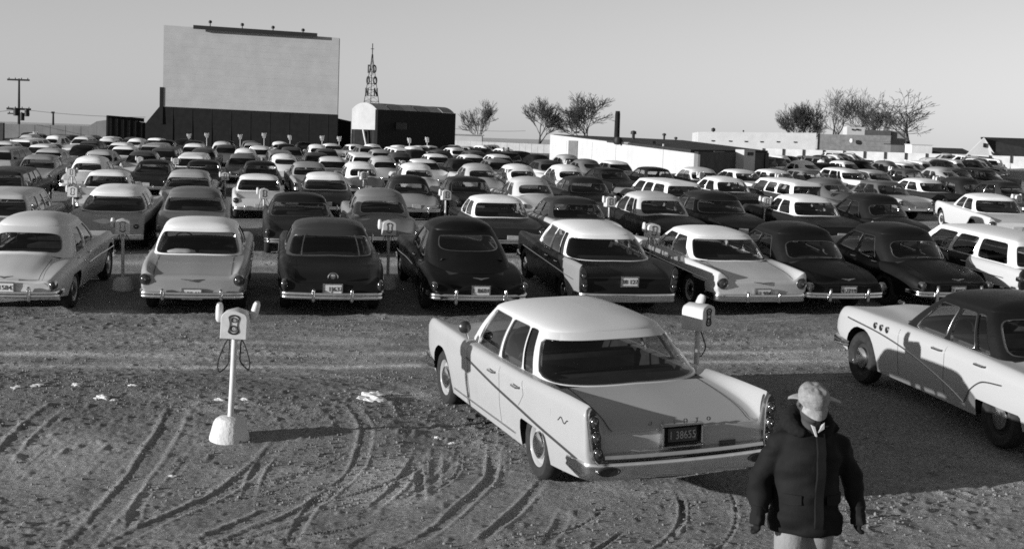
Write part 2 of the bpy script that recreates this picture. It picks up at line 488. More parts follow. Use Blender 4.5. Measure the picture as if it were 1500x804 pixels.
# hardtop of about 1954 with a three-pane back window
STYLES['hardtop'] = base_style(
    L=5.25, W=.97, xr=1.40, xf=4.45, rskirt=.68,
    zc=[(.12, .74), (.3, .84), (.6, .91), (1.1, .97), (1.5, 1.0), (3.7, 1.03), (4.3, 1.02), (4.9, .96), (5.15, .86), (5.22, .78)],
    zf=[(.12, .82), (.4, .90), (1.2, .95), (2.2, .96), (3.5, .97), (4.5, .97), (5.0, .93), (5.22, .84)],
    w=[(.12, .88), (.5, .93), (1.3, .97), (3.6, .95), (4.6, .94), (5.05, .90), (5.22, .84)],
    wi=[(.12, .62), (1.2, .72), (3.6, .72), (4.5, .58), (5.22, .46)], vz=-.02, rs=.13, tuck=.05,
    zb=[(.12, .42), (.6, .34), (1.4, .26), (4.2, .26), (4.8, .36), (5.22, .42)],
    g=dict(xw=3.78, xA=3.44, xtf=3.08, xAt=2.94, xr=1.30, xC=1.80, xtr=1.86, xCt=2.1, wb=.82, wr=.655, zr=1.40, crown=.14, n=2.8,
           uws=.82, urw=.84, side=[('w', .04, .50), ('p', .50, .52), ('w', .52, .94)], v0=.05, v1=.90, rv0=.06, rv1=.80, rn=6),
    bumper=dict(z=.47, h=.13, d=.11, wrap=.5, guards=(.34,), gh=.24, bow=.10), lamps='fender', lamp=dict(y=.85, z=.66, r=.055), plate=(0, .62))
# mid-fifties station wagon
STYLES['wagon'] = base_style(
    L=5.1, W=.94, xr=1.36, xf=4.30,
    zc=[(.12, .92), (.3, .96), (1.4, .98), (3.6, 1.0), (4.2, .99), (4.7, .94), (5.0, .86), (5.07, .78)],
    zf=[(.12, .93), (.5, .955), (1.4, .965), (2.2, .97), (3.5, .965), (4.4, .965), (4.9, .92), (5.07, .84)],
    w=[(.12, .87), (.5, .91), (1.3, .94), (3.6, .94), (4.5, .93), (4.95, .87), (5.07, .82)],
    wi=[(.12, .70), (1.2, .74), (3.5, .72), (4.4, .60), (5.07, .5)], vz=-.005, rs=.11, tuck=.04, rtilt=.03,
    zb=[(.12, .46), (.6, .34), (1.4, .26), (4.2, .26), (4.7, .36), (5.07, .42)],
    g=dict(xw=3.74, xA=3.38, xtf=3.10, xAt=2.96, xr=.20, xC=.36, xtr=.46, xCt=.60, wb=.81, wr=.67, zr=1.44, crown=.10, n=4.5,
           uws=.82, urw=.86, side=[('w', .03, .30), ('p', .30, .33), ('w', .33, .59), ('p', .59, .63), ('w', .63, .95)], v0=.05, v1=.90, rv0=.08, rv1=.86, rn=7),
    lamps='round', lamp=dict(y=.82, z=.74, r=.06))

# ------------------------------------------------------------------ cars: the builder
class Car:
    def __init__(s, name, q):
        st = STYLES[name]; s.st = st; s.q = q; s.name = name
        for k in ('zc', 'zf', 'w', 'wi', 'zb'): setattr(s, k, fn(st[k]))
        s.g = st['g']
        s.x0 = max(st['zc'][0][0], st['w'][0][0]); s.x1 = min(st['zc'][-1][0], st['w'][-1][0])
        g = s.g
        s.cab0, s.cab1 = g['xr'], g['xw']
    def arch(s, x):
        st = s.st; z = 0 * x
        for xa, sk in ((st['xr'], st['rskirt']), (st['xf'], st['fskirt'])):
            d = np.clip(st['ra'] ** 2 - (x - xa) ** 2, 0, None)
            inside = np.abs(x - xa) < st['ra'] + 1e-6
            z = np.where(inside, np.maximum(z, np.minimum(st['r'] + np.sqrt(d), sk)), z)
        return z
    def section(s, x, tub=False):
        """half section at x: arrays (y, z) from the crown line at the middle to the middle of the underside"""
        st = s.st
        zc, zf, w, wi, zb = [float(f(x)) for f in (s.zc, s.zf, s.w, s.wi, s.zb)]
        yf = w - .055 if st['rs'] < .105 else w * .90
        wi = min(wi, yf - .04)
        zi = min(zc, zf) + st['vz'] if zf > zc else zc * .35 + zf * .65 + st['vz'] * .3
        zm = st['zmid']
        cp = [(0, zc), (.55 * wi, zc - .008 - .01 * (zc - zi > .02)), (wi, zi), (yf, zf), (w, max(zf - st['rs'], zb + .20)), (w * 1.0, min(zm, max(zf - st['rs'], zb + .20) - .05)),
              (w - st['tuck'] * .6, zb + .10), (w - st['tuck'], zb)]
        cp = np.array(cp)
        t = np.concatenate([[0], np.cumsum(np.hypot(*np.diff(cp, axis=0).T) + 1e-4)])
        fy, fz = pchip(t, cp[:, 0]), pchip(t, cp[:, 1])
        ns = {0: (3, 4, 6, 6, 5, 4, 2), 1: (2, 2, 3, 3, 2, 2, 1), 2: (1, 1, 2, 2, 1, 1, 1)}[s.q]
        ts = np.concatenate([np.linspace(t[i], t[i + 1], n, endpoint=False) for i, n in enumerate(ns)] + [[t[-1]]])
        y, z = fy(ts), fz(ts)
        s.jtop = sum(ns[:2]); s.jcrown = sum(ns[:3]); s.jshoulder = sum(ns[:4]); s.jmid = sum(ns[:5]); s.jn = len(ts)
        a = float(s.arch(np.array(x)))
        zbot = max(zb, a)
        if a > zb:
            side = np.arange(len(ts)) > s.jcrown
            low = side & (z < a)
            if low.any():
                k = np.argmax(low)
                # y of the side at the arch edge
                tt = (a - z[k]) / (z[k - 1] - z[k] + 1e-9)
                ya = y[k] + (y[k - 1] - y[k]) * tt
                y = np.where(low, ya, y); z = np.where(low, a, z)
        yb = y[-1]
        y = np.concatenate([y, [yb - .015, yb - .10, 0]]); z = np.concatenate([z, [zbot + .012, zbot + .03, zbot + .03]])
        if tub:
            k = s.jtop
            y[:k + 1] = np.linspace(0, wi - .02, k + 1); z[:k] = .50
            z[k] = .50 if k == 0 else z[k]
            z[k - 1] = .50
        return y, z
    def top_z(s, x, yy):
        y, z = s.section(x); k = s.jshoulder
        return float(np.interp(yy, y[:k + 1], z[:k + 1]))
    def side_y(s, x, zz):
        y, z = s.section(x); k = s.jcrown
        return float(np.interp(-zz, -z[k:s.jn], y[k:s.jn]))
    # ---- lower body
    def body(s):
        st = s.st; q = s.q
        nx = {0: 74, 1: 34, 2: 20}[q]
        xs = list(np.linspace(s.x0, s.x1, nx))
        na = {0: 15, 1: 9, 2: 7}[q]
        for xa in (st['xr'], st['xf']):
            xs = [x for x in xs if abs(x - xa) > st['ra'] + .03]
            xs += list(xa + st['ra'] * np.cos(np.linspace(0, PI, na))) + [xa - st['ra'] - .004, xa + st['ra'] + .004]
        tubs = None
        if q == 0 and st['seats']:
            a, b = s.g['xr'] + .42, s.g['xw'] - .30
            xs = [x for x in xs if abs(x - a) > .01 and abs(x - b) > .01] + [a - .003, a + .003, b - .003, b + .003]
            tubs = (a, b)
        xs = sorted(xs)
        P = []
        for x in xs:
            y, z = s.section(x, tub=bool(tubs and tubs[0] <= x <= tubs[1]))
            P.append(np.stack([np.full_like(y, x), y, z], 1))
        P = np.array(P)
        # the tail and the nose lean with height
        def cap(row, sgn, tilt):
            x0 = row[0, 0]
            cz = .5 * (row[0, 2] + row[-1, 2])
            rings = []
            ed = st['edge']
            ks = {0: 6, 1: 4, 2: 3}[q]
            for k in range(1, ks + 1):
                a = k / ks * PI / 2
                sc_y = 1 - ed / .9 * (1 - math.cos(a)); sc_z = 1 - ed / .34 * (1 - math.cos(a))
                R = row.copy()
                R[:, 1] *= sc_y; R[:, 2] = cz + (row[:, 2] - cz) * sc_z
                R[:, 0] = x0 + sgn * ed * math.sin(a)
                rings.append(R)
            return rings
        rear = cap(P[0], -1, st['rtilt']); front = cap(P[-1], 1, .1)
        full = np.array(rear[::-1] + list(P) + front)
        zt = float(s.zf(s.x0))
        wr = np.clip((.9 - full[:, :, 0]) / .9, 0, 1)
        full[:, :, 0] += wr * st['rtilt'] * (full[:, :, 2] - zt * .6) * .9
        nr = len(rear); xs_all = full[:, :, 0].mean(1)
        s.full = full; s.nrear = nr
        zones = st['zones']
        def matfn(i, j):
            x = .5 * (xs_all[i] + xs_all[i + 1])
            if j >= s.jn - 1: return 2
            if tubs and j < s.jtop and tubs[0] - .01 <= x <= tubs[1] + .01 and nr <= i: return 3
            if s.q <= 1 and j < s.jtop and s.cab0 + .06 < x < s.cab1 - .05: return 3
            if zones and nr - 1 <= i:
                z = .25 * (full[i, j, 2] + full[i + 1, j, 2] + full[i, j + 1, 2] + full[i + 1, j + 1, 2])
                if j >= s.jcrown and zones(x, z): return 1
            return 0
        mb = MB()
        mir = full[:, ::-1, :] * np.array([1, -1, 1])
        both = np.concatenate([mir[:, :-1], full], 1)      # one skin from side to side
        nj = full.shape[1]
        mb.grid(s.cv(both), matfn=lambda i, j: matfn(i, j - (nj - 1)) if j >= nj - 1 else matfn(i, nj - 2 - j))
        # the tail and nose panels: columns hang from the top contour, the outermost column is the corner itself
        s.tail = None
        for row, sgn in ((full[0], -1), (full[-1], 1)):
            k0 = s.jshoulder
            side = row[k0:s.jn]
            fr = (side[:, 2] - side[-1, 2]) / (side[0, 2] - side[-1, 2] + 1e-9)
            cols = []
            for k in range(k0 + 1):
                top = row[k]; bot = side[-1].copy(); bot[1] = top[1] * side[-1, 1] / side[0, 1]
                f = fr[:, None]
                col = bot + (top - bot) * f
                e = top[1] / side[0, 1]
                col[:, 1] = top[1] + (side[:, 1] - side[0, 1]) * e
                col[:, 0] = np.interp(col[:, 2], side[::-1, 2], side[::-1, 0]) + sgn * st['rbulge'] * (1 - e ** 2.5)
                if k < k0: col[0, 0] = top[0] + sgn * st['rbulge'] * (1 - e ** 2.5) * .2
                cols.append(col)
            G = np.array(cols)
            full2 = np.concatenate([G[::-1] * np.array([1, -1, 1]), G[1:]], 0)
            if sgn < 0: s.tail = G.reshape(-1, 3)
            mb.grid(s.cv(full2), 0)
        return mb
    def cv(s, P):
        P = np.asarray(P, float)
        return np.stack([-P[..., 1], P[..., 0], P[..., 2]], -1)
    # ---- cabin
    def ringpt(s, u, top):
        g = s.g
        n = g['n']
        if top: xf, xA, xC, xr, w = g['xtf'], g['xAt'], g['xCt'], g['xtr'], g['wr']
        else: xf, xA, xC, xr, w = g['xw'], g['xA'], g['xC'], g['xr'], g['wb']
        if u <= 1:
            th = u * PI / 2
            return xA + (xf - xA) * math.cos(th) ** (2 / n), w * math.sin(th) ** (2 / n)
        if u <= 2:
            f = u - 1
            bul = .02 * math.sin(PI * f)
            return xA + (xC - xA) * f, w + bul
        th = (3 - u) * PI / 2
        return xC - (xC - xr) * math.cos(th) ** (2 / n), w * math.sin(th) ** (2 / n)
    def S(s, u, v):
        """a point of the cabin wall: u runs from the middle of the windscreen round to the middle of the back window, v from belt to roof rail"""
        key = round(u, 5)
        if key not in s.rc:
            bx, by = s.ringpt(u, False); tx, ty = s.ringpt(u, True)
            xb = min(max(bx, s.x0), s.x1)
            s.rc[key] = (bx, by, s.top_z(xb, by) - .012, tx, ty)
        bx, by, bz, tx, ty = s.rc[key]
        zr = s.g['zr']
        bulge = .03 * math.sin(PI * min(v, 1)) * (1 if 1 <= u <= 2 else .9)
        # outward normal in plan, roughly away from the middle of the cabin
        cx = .5 * (s.g['xtf'] + s.g['xtr'])
        hx = tx - cx if not 1 <= u <= 2 else 0
        hl = math.hypot(hx * .6, ty) + 1e-6
        return (bx + (tx - bx) * v + bulge * hx * .6 / hl, by + (ty - by) * v + bulge * ty / hl, bz + (zr - bz) * v)
    def cabin(s):
        g = s.g; q = s.q; s.rc = {}
        cells = [('w', 0, g['uws'], 'windshield'), ('p', g['uws'], 1.0, '')]
        last = 0
        for c in g['side']:
            if c[1] > last + 1e-6: cells.append(('p', 1 + last, 1 + c[1], ''))
            cells.append((c[0], 1 + c[1], 1 + c[2], 'side_window')); last = c[2]
        cells.append(('p', 1 + last, 2.0, ''))
        cells.append(('p', 2.0, 2 + 1 - g['urw'], ''))
        cells.append(('w', 3 - g['urw'], 3.0, 'rear_window'))
        shell = MB(); glass = []
        nv = {0: 8, 1: 5, 2: 3}[q]
        rail_u = []
        def density(a, b, kind):
            L = b - a
            m = {0: 26, 1: 14, 2: 8}[q]
            return max({0: 3, 1: 2, 2: 1}[q] if kind == 'p' and L < .1 else {0: 4, 1: 3, 2: 2}[q], int(L * m))
        for kind, ua, ub, nm in cells:
            if ub - ua < 1e-4: continue
            nu = density(ua, ub, kind)
            us = np.linspace(ua, ub, nu + 1)
            rail_u += list(us[:-1])
            vs = np.linspace(0, 1, nv + 1)
            if kind == 'p':
                for sg in (1, -1):
                    P = np.array([[np.array(s.S(u, v)) * (1, sg, 1) for v in vs] for u in us])
                    shell.grid(s.cv(P), 0)
                continue
            v0, v1 = (g['v0'], g['v1']) if nm == 'side_window' else ((g['rv0'], g['rv1']) if nm == 'rear_window' else (.06, .90))
            nn = g['rn'] if nm == 'rear_window' else g.get('sn', 12)
            mirror_center = nm in ('windshield', 'rear_window')
            if mirror_center:          # one opening across the middle
                L = ub - ua
                if nm == 'windshield': sp = np.concatenate([-us[::-1], us[1:]])
                else: sp = np.concatenate([us, 3 + (3 - us[::-1])[1:]])
            else: sp = us
            def SU(u, v, sg=1):
                if nm == 'windshield' and u < 0: p = s.S(-u, v); return np.array((p[0], -p[1], p[2]))
                if nm == 'rear_window' and u > 3: p = s.S(6 - u, v); return np.array((p[0], -p[1], p[2]))
                p = s.S(min(max(u, 0), 3), v); return np.array((p[0], p[1] * sg, p[2]))
            A, B = sp[0], sp[-1]
            per = [(u, 0) for u in sp[:-1]] + [(B, v) for v in vs[:-1]] + [(u, 1) for u in sp[::-1][:-1]] + [(A, v) for v in vs[::-1][:-1]]
            mu = .012 if nm == 'side_window' else .02
            def inner(u, v, shrink=1.0):
                a = 2 * (u - A) / (B - A) - 1; b = 2 * v - 1
                k = (abs(a) ** nn + abs(b) ** nn) ** (-1 / nn)
                a *= k * (1 - mu) * shrink; b *= k * shrink
                return A + (a + 1) / 2 * (B - A), v0 + (b + 1) / 2 * (v1 - v0)
            for sg in ((1,) if mirror_center else (1, -1)):
                o = np.array([SU(u, v, sg) for u, v in per])
                iuv = [inner(u, v) for u, v in per]
                i1 = np.array([SU(u, v, sg) for u, v in iuv])
                cen = i1.mean(0)
                ctr = np.array([.5 * (g['xtf'] + g['xtr']), 0, cen[2]])
                # lip: pull towards the inside of the car
                def inw(P, d):
                    n = ctr - P; n[:, 2] = 0
                    n[:, 0] *= .8
                    return P + d * n / (np.linalg.norm(n, axis=1, keepdims=True) + 1e-6)
                lip0 = i1 + (cen - i1) * (.012 / .4)
                rows = [o, i1, inw(lip0, -.006), inw(lip0, .03)] if q < 2 else [o, i1, inw(i1, .02)]
                shell.grid(s.cv(np.array(rows)), closed_v=True, matfn=lambda i, j: (0 if i == 0 else 1))
                gl = []
                fs = (1.0, .8, .55, .3, .0) if q == 0 else ((1.0, .6, 0) if q == 1 else (1.0, 0))
                for f in fs:
                    uv = [inner(u, v, f) for u, v in per]
                    gl.append(inw(np.array([SU(u, v, sg) for u, v in uv]), .012))
                gm = MB().grid(s.cv(np.array(gl)), closed_v=True)
                glass.append((nm, gm))
        # roof
        rail_u.append(3.0)
        ru = np.array(rail_u)
        ring = [np.array(s.S(u, 1.0)) for u in ru] + [np.array(s.S(u, 1.0)) * (1, -1, 1) for u in ru[::-1][1:-1]]
        ring = np.array(ring)
        cx = .5 * (g['xtf'] + g['xtr'])
        rows = []
        for sc in {0: (1, .994, .98, .955, .92, .86, .78, .66, .5, .33, .16, 0), 1: (1, .99, .96, .9, .78, .6, .35, 0), 2: (1, .97, .88, .65, .3, 0)}[q]:
            R = ring.copy()
            hl = .5 * (g['xtf'] - g['xtr'])
            spine = np.clip(ring[:, 0], cx - hl * .55, cx + hl * .55)
            R[:, 1] = ring[:, 1] * sc
            R[:, 0] = spine + (ring[:, 0] - spine) * sc
            long = 1 - .38 * np.clip(np.abs(R[:, 0] - cx) / (hl + 1e-6), 0, 1.2) ** 2 * (1 - sc * .4)
            R[:, 2] = g['zr'] + g['crown'] * (1 - sc ** 2.3) ** .62 * long
            rows.append(R)
        shell.grid(s.cv(np.array(rows)), 0, closed_v=True)
        return shell, glass
    # ---- bright work
    def bumper(s, rear=True):
        b = s.st['bumper']; st = s.st
        n = {0: 26, 1: 14, 2: 8}[s.q]
        W = float(s.w(s.x0 + .3 if rear else s.x1 - .3)) + .015
        P = []
        t = np.linspace(-1, 1, n)
        path = []
        half = W + b['wrap']
        for tt in t:
            l = tt * half
            a = abs(l)
            cr = .16
            if a < W - cr: y, x = a, b['bow'] * (a / W) ** 2
            elif a < W - cr + cr * PI / 2:
                th = (a - (W - cr)) / cr; y = W - cr + cr * math.sin(th); x = b['bow'] * ((W - cr) / W) ** 2 + cr * (1 - math.cos(th))
            else: y, x = W, b['bow'] * ((W - cr) / W) ** 2 + cr + (a - (W - cr + cr * PI / 2))
            path.append((x, math.copysign(y, l)))
        prof = [(.05, -.5), (.015, -.46), (0, -.28), (.012, -.05), (0, .2), (.015, .46), (.05, .5)] if s.q < 2 else [(.04, -.5), (0, -.2), (0, .2), (.04, .5)]
        rows = []
        for k, (x, y) in enumerate(path):
            x2, y2 = path[min(k + 1, n - 1)]; x1, y1 = path[max(k - 1, 0)]
            tx, ty = x2 - x1, y2 - y1; L = math.hypot(tx, ty); nx_, ny_ = ty / L, -tx / L     # inward
            tap = 1 - .35 * max(0, abs(t[k]) - .8) / .2
            rows.append([(x + nx_ * px, y + ny_ * px, b['z'] + pz * b['h'] * tap) for px, pz in prof])
        P = np.array(rows)
        x_at = -.02 if rear else st['L'] + .02
        P[:, :, 0] = x_at + (P[:, :, 0] if rear else -P[:, :, 0])
        mb = MB().grid(s.cv(P))
        for gy in b['guards']:
            for sg in (1, -1):
                c = s.cv(np.array([x_at + (.0 if rear else -.0), gy * sg, b['z'] + .02]))
                mb.box(tuple(c), (.06, .10, b['gh']), bev=.025)
        return mb
    def wheel(s):
        r = s.st['r']; w = .19
        n = {0: 40, 1: 16, 2: 10}[s.q]
        tyre = MB().lathe([(r * .60, -w / 2 + .02), (r * .66, -w / 2), (r * .88, -w / 2 - .004), (r * .97, -w / 2 + .025), (r, -w / 2 + .06), (r, w / 2 - .06), (r * .97, w / 2 - .025), (r * .88, w / 2 + .004), (r * .66, w / 2), (r * .60, w / 2 - .02)], n, 'x')
        rim = MB().lathe([(r * .62, w / 2 - .012), (r * .58, w / 2 - .022), (r * .54, w / 2 - .05), (r * .42, w / 2 - .045), (r * .37, w / 2 - .03)], n, 'x')
        cap = MB().lathe([(r * .40, w / 2 - .035), (r * .38, w / 2 - .012), (r * .28, w / 2 + .004), (r * .12, w / 2 + .012), (0.001, w / 2 + .014)], n, 'x')
        return tyre, rim, cap

_cars = {}
def car_kit(name, q):
    key = (name, q)
    if key in _cars: return _cars[key]
    c = Car(name, q)
    kit = dict(car=c)
    kit['body'] = c.body().mesh('body', [M_TYRE] * 4, 42)
    shell, glass = c.cabin()
    kit['roof'] = shell.mesh('roof', [M_TYRE] * 2, 42)
    kit['glass'] = [(nm, gm.mesh(nm, [M_DGLASS], 60)) for nm, gm in glass]
    kit['rear_bumper'] = c.bumper(True).mesh('bumper', [M_CHROME], 50)
    kit['front_bumper'] = c.bumper(False).mesh('bumper', [M_CHROME], 50)
    ty, rm, cp = c.wheel()
    kit['tyre'] = ty.mesh('tyre', [M_TYRE], 40); kit['rim'] = rm.mesh('rim', [M_TYRE], 40); kit['cap'] = cp.mesh('hubcap', [M_CHROME], 40)
    kit['lamp'] = lamp_mesh(c)
    if q == 1:
        kit['plate'] = MB().box((0, 0, 0), (.31, .02, .15), bev=.004).mesh('license_plate', [plain('old_plate', .35, .5, 0, .4, .25, 20)], 40)
        xs = c.cab0 + .42; w = c.g['wb'] - .14
        kit['seats'] = [MB().box((0, xb, .90), (2 * w, .16, h), bev=.06).mesh('seat', [M_INT], 40) for xb, h in ((xs + .16, .34), (xs + 1.14, .38))]
    _cars[key] = kit
    return kit

def lamp_mesh(c):
    """one tail lamp, modelled round its own middle and looking backwards"""
    st = c.st; n = {0: 20, 1: 12, 2: 8}[c.q]
    mb = MB()
    k = st['lamps']
    if k == 'round' or k == 'tower':
        r = st['lamp']['r'] if k == 'round' else .062
        mb.lathe([(r * 1.18, .10), (r * 1.22, 0), (r * 1.12, -.022), (r * .98, -.012)], n, 'y', mat=0)
        mb.lathe([(r * .98, -.012), (r * .8, -.035), (r * .4, -.05), (.001, -.054)], n, 'y', mat=1)
        mb.lathe([(r * .22, -.05), (r * .2, -.06), (.001, -.062)], 8, 'y', mat=0)
    else:
        r = st['lamp']['r']
        for (f, y0, m) in ((1.2, 0, 0),):
            mb.lathe([(r * 1.15, .10), (r * 1.2, 0), (r * 1.0, -.03)], n, 'y', mat=0)
        mb.lathe([(r, -.03), (r * .7, -.05), (.001, -.058)], n, 'y', mat=1)
        sc = 1.55 if k == 'fender' else 1.35
        mb.v = [(x, y, z * sc) for x, y, z in mb.v]
    return mb.mesh('tail_light', [M_CHROME, M_LAMP], 40)

def place_car(name, q, label, cat, group, x, y, yaw, main, second=None, roof=None, pitch=None, roll=0.0, z=None, glass=None, thing_name='parked_car', rim=None):
    kit = car_kit(name, q); c = kit['car']; st = c.st
    second = main if second is None else second; roof = main if roof is None else roof
    hd = (-math.sin(yaw), math.cos(yaw))
    if pitch is None:
        za, zb = gz(x + hd[0] * st['xr'], y + hd[1] * st['xr']), gz(x + hd[0] * st['xf'], y + hd[1] * st['xf'])
        pitch = math.atan2(zb - za, st['xf'] - st['xr'])
        z = za - st['xr'] * math.sin(pitch)
    root = thing(thing_name, label, cat, (x, y, z), 0, group)
    root.rotation_mode = 'YXZ'; root.rotation_euler = (pitch, roll, yaw)
    gm = M_GLASS if q <= 1 else M_DGLASS
    link('body', kit['body'], root, [paint(main), paint(second), M_DARK, M_INT])
    link('roof', kit['roof'], root, [paint(roof), M_CHROME])
    for nm, me in kit['glass']: link(nm, me, root, [gm])
    link('bumper', kit['rear_bumper'], root)
    if q < 2: link('bumper', kit['front_bumper'], root)
    if q < 2 or True:
        for (ax, sg) in ((st['xr'], 1), (st['xr'], -1), (st['xf'], 1), (st['xf'], -1)):
            if q == 2 and ax == st['xf']: continue
            w = link('wheel', kit['tyre'], root)
            w.location = (-sg * (st['W'] - .15), ax, st['r'] - .005)
            if sg > 0: w.rotation_euler = (0, 0, PI)
            if q < 2:
                link('rim', kit['rim'], w, [paint(main if rim is None else rim)])
                link('hubcap', kit['cap'], w)
    if st['lamps'] != 'tower' or q > 0:
        if q < 2:
            for sg in (1, -1):
                lp = st['lamp']
                o = link('tail_light', kit['lamp'], root)
                o.location = (-sg * lp['y'], tail_x(c, lp['y'], lp['z']) - .004, lp['z'])
    if q == 1:
        for me in kit['seats']: link('seat', me, root)
        pz = st['plate'][1]
        o = link('license_plate', kit['plate'], root); o.location = (0, tail_x(c, 0, pz) - .012, pz)
    if q == 0 and st['seats']:
        seats(root, c)
    return root

def tail_x(c, y, z):
    """how far back the tail panel is at (y, z)"""
    F = c.tail
    d = (F[:, 1] - abs(y)) ** 2 + (F[:, 2] - z) ** 2 + 1e-6
    k = np.argsort(d)[:4]
    w = 1 / d[k]
    return float((F[k, 0] * w).sum() / w.sum())

def seats(root, c):
    g = c.g
    xs = c.cab0 + .42; xe = c.cab1 - .3
    w = c.g['wb'] - .14
    for (xb, h) in ((xs + .16, .98), (xs + .16 + .98, 1.0)):
        mb = MB()
        mb.box((0, xb, .74), (2 * w, .18, .52), bev=.07)
        mb.box((0, xb + .34, .48), (2 * w, .62, .2), bev=.08)
        mb.build('seat', M_INT, root)
    mb = MB()
    mb.tube([(-.36 + .19 * math.cos(a), xe - .42 - .05 * math.sin(a), .98 + .18 * math.sin(a)) for a in np.linspace(0, 2 * PI, 25)], .012, 6)
    mb.build('steering_wheel', M_INT, root)

def plate(root, c, chars, y=0, z=None, size=(.31, .155), dark=False, dy=0.0):
    z = st_z = c.st['plate'][1] if z is None else z
    xb = tail_x(c, 0, z) - .03 + dy
    p = MB().box((-y, xb, z), (size[0], .008, size[1]), bev=.003).build('license_plate', plain('plate_dark', .05, .5) if dark else M_PLATE, root)
    t = text_mesh('plate_number', chars, size[1] * .74, plain('plate_pale', .6, .5) if dark else M_INK, p)
    t.location = (-y, xb - .006, z - .004); t.rotation_euler = (PI / 2, 0, 0)
    fr = MB()
    a, b = size[0] / 2 + .012, size[1] / 2 + .012
    for cx, cz, sx, sz in ((0, b, 2 * a + .02, .018), (0, -b, 2 * a + .02, .018), (a, 0, .018, 2 * b - .018), (-a, 0, .018, 2 * b - .018)):
        fr.box((-y + cx, xb + .004, z + cz), (sx, .03, sz))
    fr.build('plate_frame', M_CHROME, p)
    return p

def strip(root, c, name, pts, r=.012, mat=None, off=.004, sides=(1, -1), sq=.5):
    pts = sorted(pts)
    f = fn(pts) if len(pts) > 2 else (lambda x, p=pts: p[0][1] + (p[1][1] - p[0][1]) * (np.asarray(x) - p[0][0]) / (p[1][0] - p[0][0]))
    for sg in sides:
        path = []
        for x in np.linspace(pts[0][0], pts[-1][0], 30):
            z = float(f(x)); path.append((-sg * (c.side_y(x, z) + off), x, z))
        MB().tube(path, r, 6).build(name, mat or M_CHROME, root)

def seam(root, c, xs, zt, zb, side=1, w=.006):
    """a door gap: a narrow dark groove lining just proud of the flank"""
    mb = MB()
    zs = np.linspace(zt, zb, 14)
    xs = np.interp(np.linspace(0, 1, 14), np.linspace(0, 1, len(xs)), xs) if len(xs) > 1 else np.full(14, xs[0])
    P = [[(-side * (c.side_y(x, z) + .002), x + d, z) for d in (-w / 2, w / 2)] for x, z in zip(xs, zs)]
    mb.grid(np.array(P)).build('door_gap', M_DARK, root)
# ------------------------------------------------------------------ the ground: one sheet from the camera's feet to the horizon
DESOTO = dict(x=1.67, y=12.07, yaw=math.radians(19.6), pitch=math.radians(1.8), roll=math.radians(-2.3))
_dc = (DESOTO['x'] - math.sin(DESOTO['yaw']) * 2.7, DESOTO['y'] + math.cos(DESOTO['yaw']) * 2.7)
PADS.append((_dc[0], _dc[1], DESOTO['yaw'], DESOTO['roll'], 2.4, 1.0))

# wheel ruts, each traced on the picture and laid on the ground: points, width, depth
RUTS_PX = [
    ([(-10, 688), (42, 628), (78, 598), (160, 583)], .24, .045),
    ([(105, 815), (155, 757), (200, 700), (243, 636), (268, 592)], .27, .06),
    ([(150, 805), (262, 752), (336, 715), (388, 672), (418, 636)], .20, .045),
    ([(275, 805), (375, 760), (434, 729)], .22, .05),
    ([(345, 790), (420, 762), (485, 720), (526, 678), (537, 636), (514, 590)], .17, .040),
    ([(560, 815), (620, 790), (680, 740), (722, 690), (724, 655), (712, 632)], .15, .034),
    ([(-10, 790), (90, 760), (170, 733)], .12, .03),
    ([(532, 757), (585, 712), (620, 655)], .16, .04),
    ([(612, 672), (618, 735)], .12, .04),
    ([(360, 735), (378, 690), (398, 656)], .16, .04),
    ([(190, 778), (218, 718), (252, 690)], .13, .03),
    ([(640, 640), (636, 728)], .13, .03),
    ([(570, 575), (600, 620)], .14, .04),
    ([(425, 800), (455, 745), (490, 700)], .15, .04),
    ([(700, 800), (765, 742), (800, 700)], .14, .03),
    ([(800, 800), (820, 770), (830, 740)], .14, .035),
    ([(560, 780), (520, 805)], .2, .05),
    ([(20, 700), (70, 660), (110, 640)], .10, .025),
    ([(300, 640), (260, 690), (215, 740)], .10, .02),
    ([(590, 735), (640, 700), (690, 640)], .10, .025),
    ([(1290, 690), (1400, 720), (1500, 760)], .2, .03),
    ([(1300, 760), (1400, 790), (1480, 815)], .2, .03),
    ([(1390, 680), (1500, 712)], .15, .03),
    # tyre tracks along the lane behind the front row
    ([(-20, 548), (180, 545), (420, 547), (640, 556)], .10, .04),
    ([(-20, 508), (200, 503), (430, 502), (640, 507)], .10, .05),
    ([(-20, 499), (200, 496), (430, 495), (760, 503)], .10, .04),
    ([(-20, 484), (240, 479), (500, 480), (640, 484)], .09, .04),
    ([(-20, 466), (160, 461), (420, 459), (640, 461)], .10, .05),
    ([(-20, 457), (90, 452), (250, 449)], .16, .06),
    ([(1030, 485), (1130, 482), (1225, 477)], .10, .05),
    ([(1030, 520), (1130, 518), (1225, 512)], .10, .05),
    ([(-20, 540), (150, 533), (300, 529), (480, 531), (640, 540)], .20, .018),
    ([(-20, 520), (200, 516), (420, 514), (620, 520)], .22, .03),
    ([(-20, 492), (200, 488), (420, 486), (640, 490), (760, 497)], .20, .025),
    ([(-20, 476), (120, 462), (240, 456), (380, 452)], .20, .03),
    ([(300, 478), (460, 470), (640, 466)], .20, .03),
    ([(1040, 472), (1130, 468), (1220, 462)], .25, .03),
    ([(1040, 505), (1130, 503), (1220, 498)], .25, .025),
]
def densify(pts, step=.05):
    P = np.array(pts); t = np.concatenate([[0], np.cumsum(np.hypot(*np.diff(P, axis=0).T))])
    fx, fy = (pchip(t, P[:, 0]), pchip(t, P[:, 1])) if len(P) > 2 else (lambda s: np.interp(s, t, P[:, 0]), lambda s: np.interp(s, t, P[:, 1]))
    s = np.arange(0, t[-1], step)
    return np.stack([fx(s), fy(s)], 1)
_rr = random.Random(9)
ARCS = []
